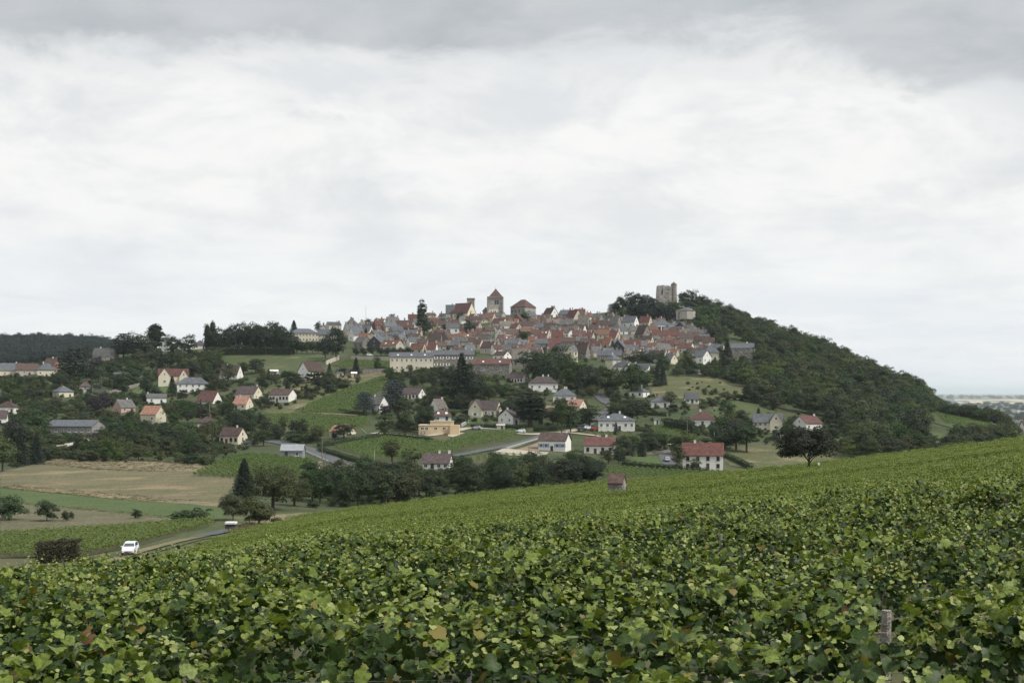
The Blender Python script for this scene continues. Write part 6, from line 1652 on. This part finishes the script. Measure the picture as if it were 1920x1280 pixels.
# ------------------------------------------------------------------ hedges, walls, poles, cars and small things
def hedge(label, pts, hpx, wm=1.6, mat='hedge_leaf', dmin=226.0, dens=34, size=.42, D=None, name='hedge'):
    c = [at(x, y, dmin) if D is None else Vector(((x - CX) / F * D, D, float(zpx(x, D)))) for x, y in pts]
    base = c[0].copy(); root = empty(name, base, label, 'hedge', 'clipped hedges')
    Cc, Nn = [], []; core = MB()
    for a, e in zip(c, c[1:]):
        L = (e - a).length; t = (e - a) / L; s_ = Vector((t.y, -t.x, 0)).normalized()
        h_ = hpx * a.y / F; n_ = int(L * dens * (h_ + wm) / 3)
        mid_ = (a + e) / 2
        core.box(mid_ - base + Vector((0, 0, h_ * .37)), (L - .5, wm * .5, h_ * .74), 0, Matrix((t, Vector((-t.y, t.x, 0)).normalized(), Vector((0, 0, 1)))).transposed())
        for _ in range(n_):
            u = rnd.random(); f_ = rnd.random(); p = a.lerp(e, u); p.z = float(gz(p.x, p.y))
            if f_ < .45: q, nv = s_ * wm * .5 + Vector((0, 0, rnd.random() * h_)), s_
            elif f_ < .55: q, nv = -s_ * wm * .5 + Vector((0, 0, rnd.random() * h_)), -s_
            else: q, nv = s_ * wm * rnd.uniform(-.5, .5) + Vector((0, 0, h_ * rnd.uniform(.93, 1.06))), Vector((0, 0, 1))
            Cc.append(p + q - base + Vector((rnd.gauss(0, .10), rnd.gauss(0, .12), rnd.gauss(0, .07))) * (1.0 + h_ * .2)); Nn.append(nv + Vector((rnd.gauss(0, .4), rnd.gauss(0, .4), rnd.gauss(.2, .4))))
    n_ = len(Cc)
    P_, FA_ = leaves(np.array(Cc), np.array(Nn), rng.normal(0, 1, (n_, 3)) + np.array([0, 0, -.6]), rng.uniform(.7, 1.2, n_) * size, LQ)
    obj('foliage', fast_mesh('foliage', P_, FA_, mat), root); core.build('branches', mat, root)
    return root


hedge('square-cut brown-green hedge beside the road near the white car', [(70, 1058), (152, 1051)], 37, 2.0, 'brown_hedge', D=183, dens=420, size=.24)
hedge('long clipped hedge in front of the salmon-roofed white house', [(596, 838), (640, 832), (700, 824), (722, 818)], 9, 2.2)
hedge('clipped hedge curving in front of the ochre building', [(726, 819), (760, 822), (810, 828)], 9, 2.2)
hedge('dark hedge along the lower side of the main road', [(600, 846), (640, 858), (690, 872), (740, 878)], 8, 2.0)
hedge('long dark hedge behind the striped vine plot', [(1165, 872), (1230, 878), (1290, 884), (1330, 886)], 9, 2.2)
hedge('hedge right of the big red-roofed house', [(1356, 856), (1380, 866), (1410, 880)], 9, 2.0)
hedge('clipped hedge in front of the cream villa', [(882, 801), (930, 802), (985, 806)], 8, 1.8)
hedge('hedge above the broad vine plot', [(636, 772), (660, 776), (690, 779)], 6, 1.8)
hedge('hedge along the garden above the lane', [(1162, 772), (1200, 778), (1250, 780)], 8, 2.2)
hedge('long hedge beside the gravel road below the tall dark trees', [(1000, 808), (1040, 806), (1080, 800)], 9, 2.0)
hedge('hedge under the steep dark roof', [(412, 722), (440, 718), (465, 713)], 7, 2.0)
hedge('dark understorey hedge beneath the skyline limes', [(398, 666), (440, 665), (490, 664), (552, 664)], 15, 4.0, dens=26, size=.7)
hedge('tall dark hedge left of the red pyramid roof', [(1246, 802), (1270, 806), (1302, 812)], 18, 3.0, dens=40, size=.6)


def wall(label, pts, hpx, mat='stone', th=0.5, dmin=226.0, cap=None):
    c = [at(x, y, dmin) for x, y in pts]; base = c[0].copy(); root = empty('garden_wall', base, label, 'wall', 'garden and terrace walls')
    for a, e in zip(c, c[1:]):
        t = e - a; L = math.hypot(t.x, t.y); h_ = hpx * a.y / F; n2 = Vector((-t.y, t.x, 0)).normalized() * th
        v = [a, e, e + n2, a + n2]; m = MB()
        m.add([p - base - Vector((0, 0, 1.5)) for p in v] + [p - base + Vector((0, 0, h_)) for p in v], [(3, 2, 1, 0), (4, 5, 6, 7), (0, 1, 5, 4), (1, 2, 6, 5), (2, 3, 7, 6), (3, 0, 4, 7)])
        m.build('wall_section', mat, root)
        cp = MB(); o_ = n2.normalized() * .06
        w4 = [a - o_, e - o_, e + n2 + o_, a + n2 + o_]
        cp.add([p - base + Vector((0, 0, h_ + .003)) for p in w4] + [p - base + Vector((0, 0, h_ + .12)) for p in w4], [(3, 2, 1, 0), (4, 5, 6, 7), (0, 1, 5, 4), (1, 2, 6, 5), (2, 3, 7, 6), (3, 0, 4, 7)])
        cp.build('coping', cap or mat, root)
    return root


wall('long pale stone terrace wall below the clipped trees', [(658, 675), (700, 676), (735, 678)], 8, 'pale_render')
wall('grey retaining wall below the terrace of vines', [(628, 700), (680, 700), (732, 698)], 8, 'stone')
wall('slanting stone ramp wall below the very tall dark tree', [(612, 684), (636, 674)], 7, 'pale_render')
wall('pale low wall along the gravel road', [(905, 806), (950, 809), (985, 814)], 3, 'concrete')
wall('long white kerb wall beside the road fork', [(950, 842), (985, 832), (1012, 824)], 3, 'concrete')
wall('low white garden wall in front of the blue-shuttered house', [(930, 850), (975, 854), (1022, 856)], 4, 'white_render')
wall('white strip of wall above the long red roof', [(1252, 643), (1294, 641)], 6, 'white_render')
wall('stone wall beside the villa drive', [(866, 800), (880, 792)], 5, 'concrete')
wall('white parapet of the path beside the stone shed', [(128, 836), (165, 826), (186, 820)], 3, 'white_render')
wall('grey garden wall behind the lawn', [(196, 742), (232, 732), (262, 724)], 6, 'stone')
wall('ragged stone retaining wall below the veranda', [(1278, 700), (1310, 702), (1330, 700)], 9, 'old_stone')
wall('grey wall behind the white car garden', [(164, 736), (200, 738)], 7, 'grey_stone')
wall('rough stone wall beside the small lawn', [(1212, 852), (1240, 850), (1262, 846)], 4, 'stone')

# veranda of dark posts under the white barn gable
D = hit(1304, 692)
root, bo = landmark('veranda', 'open veranda with pale posts under the white barn gable', 'veranda', 1304, 692, D)
for x in np.linspace(1293, 1316, 6):
    m = MB(); blk(m, x - .5, x + .5, 694, 683.5, D, .25); part(root, 'post', m, 'white_render')
m = MB(); blk(m, 1291, 1318, 683.6, 681.8, D, 4, 0, -.3); part(root, 'roof', m, 'slate'); m = MB(); blk(m, 1291, 1318, 696, 683.8, D, .3, 0, 3.2); part(root, 'back_wall', m, 'dark_board')


def pole(label, px, yb, ytop, cross=True, mat='pole_wood', dmin=226.0, thick=.13, lamp=False):
    p = at(px, yb, dmin); h_ = (yb - ytop) * p.y / F
    root = empty('utility_pole', p, label, 'pole', 'poles and street lamps')
    MB().tube([(0, 0, -.5), (0, 0, h_ * .5), (0, 0, h_)], [thick, thick * .85, thick * .7], 8).build('shaft', mat, root)
    if cross:
        MB().box((0, -thick, h_ - .35), (1.5, .1, .12)).build('cross_arm', mat, root)
        for q in (-.6, 0.0, .6): MB().tube([(q, -thick, h_ - .28), (q, -thick, h_ - .08)], [.05, .04], 6).build('insulator', 'white_paint', root)
    if lamp:
        MB().tube([(0, 0, h_), (.5, -.2, h_ + .25), (1.1, -.4, h_ + .3)], [.05, .045, .04], 6).build('bracket', 'grey_metal', root)
        MB().box((1.25, -.45, h_ + .28), (.55, .2, .14)).build('lamp_head', 'white_paint', root)
    return root


for a in [('wooden pole at the road edge beside the blue-grey shed', 604, 868, 818, True), ('thin pole right of the road by the earth track', 610, 888, 848, False), ('concrete pole before the olive round tree', 702, 872, 843, False, 'concrete'),
          ('pole standing in the long vine plot', 786, 852, 824, False), ('pole left of the white kerb wall', 927, 848, 818, False), ('pole at the road fork below the blue-shuttered gable', 905, 802, 783, False),
          ('dark pole in front of the white house with blue windows', 992, 852, 828, False), ('pole beside the tall poplar-like tree', 1019, 806, 782, False), ('pole at the bend of the lane', 1132, 752, 726, False),
          ('taller pole above the lane', 1123, 744, 714, False), ('pole left of the triangular vine plot hedge', 1289, 814, 782, False), ('pale lamp post before the tall trees under the red pyramid roof', 1339, 834, 806, False, 'concrete'),
          ('wooden pole left of the lawn', 191, 738, 706, True), ('pole behind the purple tree', 210, 740, 712, True), ('pole right of the salmon-roofed cream house', 331, 774, 736, False), ('pole below the crimson roof', 381, 776, 742, False),
          ('street lamp beside the crimson roof', 393, 774, 758, False, 'concrete'), ('pole before the broad vine plot', 459, 804, 776, False), ('lamp post above the willow', 538, 822, 800, False, 'concrete'),
          ('slim mast beside the big round trees', 988, 700, 672, False, 'grey_metal'), ('pole below the long cream building', 774, 724, 690, False)]:
    pole(*a)
pole('tall thin radio mast on the village skyline', 686, 618, 574, False, 'grey_metal', thick=.12)
pole('street lamp beside the two white-railed curves', 174, 738, 720, False, 'concrete', lamp=True)


# cars
def car(label, p, rz, paint, group, detailed=True):
    root = empty('parked_car' if not detailed else 'white_car', p, label, 'car', group); root.rotation_euler = (0, 0, rz)
    # side profile (x forward, z up), half width by height
    prof = [(-1.95, .38), (-2.0, .62), (-1.92, .95), (-1.78, 1.02), (-1.55, 1.42), (-1.2, 1.52), (-.2, 1.53), (.35, 1.42), (.98, 1.02), (1.25, .93), (1.82, .78), (1.98, .60), (1.97, .38), (1.5, .24), (-1.5, .24)]
    hw = [.78, .82, .82, .80, .66, .62, .62, .64, .76, .78, .76, .72, .72, .80, .80]
    m = MB(); n_ = len(prof)
    L_ = [(x, h_, z) for (x, z), h_ in zip(prof, hw)]; R_ = [(x, -h_, z) for (x, z), h_ in zip(prof, hw)]
    ctr_l, ctr_r = (0, .84, .62), (0, -.84, .62)
    v = L_ + R_ + [ctr_l, ctr_r]
    f = [(i, (i + 1) % n_, (i + 1) % n_ + n_, i + n_) for i in range(n_)]
    f += [(i, 2 * n_, (i + 1) % n_) for i in range(n_)] + [(i + n_, (i + 1) % n_ + n_, 2 * n_ + 1) for i in range(n_)]
    m.add(v, f); bd = m.build('body', paint, root)
    def quad(nm, pts_, mat, par=None):
        mm = MB(); c_ = sum((Vector(q) for q in pts_), Vector()) / len(pts_)
        nn_ = (Vector(pts_[1]) - Vector(pts_[0])).cross(Vector(pts_[2]) - Vector(pts_[0])).normalized()
        if nn_.dot(c_ - Vector((0, 0, .7))) < 0: nn_ = -nn_
        k_2 = len(pts_); a_ = [Vector(q) + nn_ * .015 for q in pts_]; e_ = [Vector(q) - nn_ * .02 for q in pts_]
        mm.add(a_ + e_, [tuple(range(k_2)), tuple(range(k_2, 2 * k_2))] + [(i, (i + 1) % k_2, (i + 1) % k_2 + k_2, i + k_2) for i in range(k_2)])
        return mm.build(nm, mat, par or root)
    quad('windscreen', [(.40, .56, 1.39), (.40, -.56, 1.39), (.95, -.68, 1.05), (.95, .68, 1.05)], 'car_glass')
    quad('rear_window', [(-1.58, .56, 1.37), (-1.58, -.56, 1.37), (-1.76, -.66, 1.06), (-1.76, .66, 1.06)], 'car_glass')
    for s_ in (1, -1):
        quad('side_window', [(.25, .655 * s_, 1.38), (.80, .735 * s_, 1.08), (-.30, .745 * s_, 1.06), (-.35, .635 * s_, 1.46)], 'car_glass')
        quad('side_window', [(-.42, .635 * s_, 1.46), (-.38, .745 * s_, 1.06), (-1.4, .755 * s_, 1.06), (-1.38, .66 * s_, 1.40)], 'car_glass')
        if detailed:
            quad('headlight', [(1.90, .66 * s_, .72), (1.72, .74 * s_, .84), (1.74, .48 * s_, .84), (1.90, .44 * s_, .73)], 'lamp_glass')
            MB().box((.78, .90 * s_, 1.04), (.16, .22, .16)).build('wing_mirror', paint, root)
            quad('rear_light', [(-1.97, .78 * s_, .92), (-1.97, .60 * s_, .92), (-1.99, .60 * s_, .72), (-1.99, .78 * s_, .72)], 'car_red')
        for x in (1.22, -1.22):
            wl = MB().tube([(x, .66 * s_, .30), (x, .86 * s_, .30)], [.31, .31], 16).build('wheel', 'tyre', root)
            if detailed: MB().tube([(x, .85 * s_, .30), (x, .875 * s_, .30)], [.20, .19], 12).build('rim', 'grey_metal', wl)
    if detailed:
        quad('grille', [(1.985, .42, .52), (1.985, -.42, .52), (1.985, -.42, .42), (1.985, .42, .42)], 'car_dark')
        quad('number_plate', [(1.99, .26, .64), (1.99, -.26, .64), (1.99, -.26, .54), (1.99, .26, .54)], 'white_paint')
        quad('bumper_slot', [(1.975, .55, .36), (1.975, -.55, .36), (1.96, -.55, .28), (1.96, .55, .28)], 'car_dark')
    return root


Dc = 181
xx = (244 - CX) / F * Dc
car('small white hatchback driving towards the viewer on the narrow road', Vector((xx, Dc, float(gz(xx, Dc)) + .24)), R(-84), 'car_white', None)
for lb, x, y, rz, pt in (('silver estate car parked below the cream villa', 893, 806, 170, 'car_silver'), ('white car parked at the end of the gravel road', 976, 812, 175, 'car_white'), ('white car parked beside the big slate hip house', 1104, 806, 10, 'car_white'),
                         ('dark car parked left of the white car by the slate hip house', 1091, 808, 5, 'car_dark'), ('red car parked in front of the big slate hip house', 1116, 808, 8, 'car_red'), ('dark car parked beside the brown-roofed cream house', 468, 835, 20, 'car_dark'),
                         ('white car parked behind the pale garden wall of the school slope', 526, 703, 0, 'car_white'), ('white car on the terrace below the clipped trees', 694, 668, 0, 'car_white'), ('silver car parked on the drive under the yellowish tree', 1250, 866, 95, 'car_silver')):
    p = at(x, y); p.z += .3
    car(lb, p, R(rz), pt, 'parked cars', False)

# small things in the gardens
def thing_box(name, label, cat, px, yb, size, mat, rz=0.0, lid=None):
    p = at(px, yb); root = empty(name, p, label, cat); root.rotation_euler = (0, 0, rz)
    MB().box((0, 0, size[2] / 2 - .2), (size[0], size[1], size[2] + .4)).build('wall', mat, root)
    m = MB(); gable_roof(m, Vector((-size[0] / 2, -size[1] / 2, 0)), Vector((1, 0, 0)), Vector((0, 1, 0)), size[0], size[1], size[2], size[2] + size[1] * .28, .2, .1); m.build('roof', lid or 'slate', root)
    MB().box((size[0] * .15, -size[1] / 2 - .03, size[2] * .45), (.8, .06, size[2] * .85)).build('door', 'dark_board', root)
    return root


for a in (('garden_shed', 'little white garden shed below the dark-roofed bungalow', 'shed', 967, 735, (2.6, 2.2, 2.2), 'white_render', .2), ('garden_shed', 'white garden hut on the rough slope under the terrace', 'shed', 664, 708, (3, 2.6, 2.4), 'pale_render', 0, 'white_render'),
          ('garden_shed', 'small pale shed between bushes left of the white garden hut', 'shed', 638, 706, (3.2, 2.4, 1.8), 'cream_render', 0), ('garden_shed', 'wide white garden shed beside the little parking terrace', 'shed', 514, 702, (4.5, 3, 1.9), 'white_render', .1, 'white_render'),
          ('garden_shed', 'grey tin shed behind the lawn', 'shed', 258, 716, (6, 4, 2.6), 'grey_metal', 0), ('garden_shed', 'second grey tin shed among trees left of the lawn', 'shed', 221, 708, (4.5, 3, 2.4), 'grey_metal', 0),
          ('garden_shed', 'white shed at the top of the triangular vine plot', 'shed', 1231, 797, (2, 2, 2.2), 'white_render', 0), ('garden_shed', 'white box hut below the slate bungalow', 'shed', 163, 736, (3, 2, 2.0), 'white_render', 0),
          ('garden_shed', 'white pavilion beside the thicket above the hay meadow', 'shed', 210, 836, (3, 2, 1.8), 'white_render', .2), ('transformer_box', 'grey box beside the gravel road below the blue shutters', 'shed', 939, 806, (3.2, 2, 1.9), 'concrete', 0, 'concrete')):
    thing_box(*a)
p = at(1180, 763); root = empty('tarpaulin', p, 'blue tarpaulin spread in the garden above the lane', 'tarpaulin')
m = MB(); m.box((0, 0, .6), (3.4, 2.2, .12)); m.box((0, 0, .25), (2.9, 1.8, .6)); m.build('sheet', 'blue_tarp', root)
p = at(1464, 821); root = empty('cold_frame', p, 'white glazed cold frame below the double slate roof', 'cold frame')
MB().box((0, 0, .9), (5.0, .12, 2.0), 0, Matrix.Rotation(R(-40), 3, 'X')).build('glazing', 'bright_white', root); MB().box((0, .3, .3), (5.0, 1.6, 1.0)).build('base', 'concrete', root)
p = at(594, 857); root = empty('guard_rail', p, 'white guard rail along the bend of the main road', 'guard rail')
a0, a1 = at(574, 849), at(616, 868)
for t_ in np.linspace(0, 1, 7):
    q = a0.lerp(a1, t_); MB().box(q - p + Vector((0, 0, .3)), (.1, .1, .9)).build('post', 'grey_metal', root)
dd = (a1 - a0); MB().box((a0 + a1) / 2 - p + Vector((0, 0, .62)), (dd.length, .06, .30), 0, Matrix((dd.normalized(), Vector((-dd.y, dd.x, 0)).normalized(), Vector((0, 0, 1)))).transposed()).build('rail', 'white_paint', root)
p = Vector(((1535 - CX) / F * 172, 172, float(gz((1535 - CX) / F * 172, 172)))); root = empty('marker_board', p, 'small white marker board beside the lone fruit tree', 'sign')
MB().tube([(0, 0, -.3), (0, 0, 1.7)], [.04, .04], 6).build('post', 'post_wood', root); MB().box((0, -.06, 1.65), (.2, .04, .3)).build('board', 'white_paint', root)
p = at(657, 817); root = empty('slide', at(682, 812), 'pale green garden slide on the lawn behind the hedge', 'slide'); 
MB().box((0, 0, 1.0), (.5, 3.2, .1), 0, Matrix.Rotation(R(70), 3, 'Z') @ Matrix.Rotation(R(38), 3, 'X')).build('chute', 'vine_leaf_young', root); MB().tube([(.4, 1.2, 0), (.4, 1.2, 2)], [.05, .05], 6).build('ladder', 'grey_metal', root)

# ------------------------------------------------------------------ the far plain: pale stubble, a white works, dark tree lines
for q, (a, c, y0_, y1_) in enumerate(((1790, 1990, 749.2, 751.2), (1815, 2050, 752.6, 754.0), (1880, 2150, 755.2, 757.0), (1795, 1860, 753.8, 755.4))):
    d0, d1 = 75 * F / (y1_ - HY), 75 * F / (y0_ - HY); v = []
    for t_ in np.linspace(0, 1, 24):
        x = a + (c - a) * t_
        v += [((x - CX) / F * d0 * (1 + .03 * math.sin(t_ * 19 + q)), d0 * (1 + .03 * math.sin(t_ * 19 + q)), -74.0 + .3 * q), ((x - CX) / F * d1 * (1 + .03 * math.cos(t_ * 13)), d1 * (1 + .03 * math.cos(t_ * 13)), -74.0 + .3 * q)]
    tag(obj('stubble_field', mesh('stubble_field', v, [(2 * i, 2 * i + 2, 2 * i + 3, 2 * i + 1) for i in range(23)], 'stubble')), None, None, None, 'structure')
for q, (x, y, w_, h_) in enumerate(((1888, 774, 3, 2.2), (1893, 772.6, 5, 2.6), (1900, 773.6, 7, 2.6), (1908, 774.8, 5, 5.5), (1914, 773, 8, 3.2), (1899, 776, 4, 2.0))):
    D = 75 * F / (y - HY); k2 = D / F
    root = empty('factory_building', Vector(((x - CX) * k2, D, -75)), f'{ORD[q]} from the left of the white works buildings on the far plain', 'building', 'white works on the far plain')
    MB().box((0, 0, h_ * k2 / 2), (w_ * k2, 25, h_ * k2)).build('wall', 'white_render', root); m = MB(); m.box((0, 0, h_ * k2 + .6), (w_ * k2 + 1, 26, 1.2)); m.build('roof', 'white_paint', root)
n_ = 900
dd = 75 * F / (rng.uniform(743, 790, n_) - HY); xx = (rng.uniform(1700, 2300, n_) - CX) / F * dd
ok = (dd > 2400) & ~((dd > 8800) & (dd < 14500)); dd, xx = dd[ok], xx[ok]; n_ = len(dd)
sc_ = rng.uniform(9, 15, n_) * np.clip(dd / 5000, 1, 3)
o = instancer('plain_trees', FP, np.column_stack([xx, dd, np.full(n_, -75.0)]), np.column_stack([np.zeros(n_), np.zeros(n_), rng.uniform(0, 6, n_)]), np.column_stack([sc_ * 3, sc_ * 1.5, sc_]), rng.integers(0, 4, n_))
tag(o, 'scattered woods and tree lines of the far plain', 'trees', None, 'stuff')

# ------------------------------------------------------------------ haze: one box of pale air round everything
m = MB(); m.box((0, 30000, 22), (140000, 66000, 2 * 98 + 2)); me = m.mesh('haze', 'glass'); me.materials.clear()
hm = bpy.data.materials.new('haze'); hm.use_nodes = True; hm.node_tree.nodes.clear()
vo = hm.node_tree.nodes.new('ShaderNodeVolumePrincipled'); vo.inputs['Color'].default_value = (.84, .93, 1.0, 1); vo.inputs['Density'].default_value = HAZE
vo.inputs['Anisotropy'].default_value = 0.0
ho = hm.node_tree.nodes.new('ShaderNodeOutputMaterial'); hm.node_tree.links.new(vo.outputs[0], ho.inputs['Volume'])
me.materials.append(hm); tag(obj('haze', me), 'pale blue air over the valley', None, None, 'stuff')
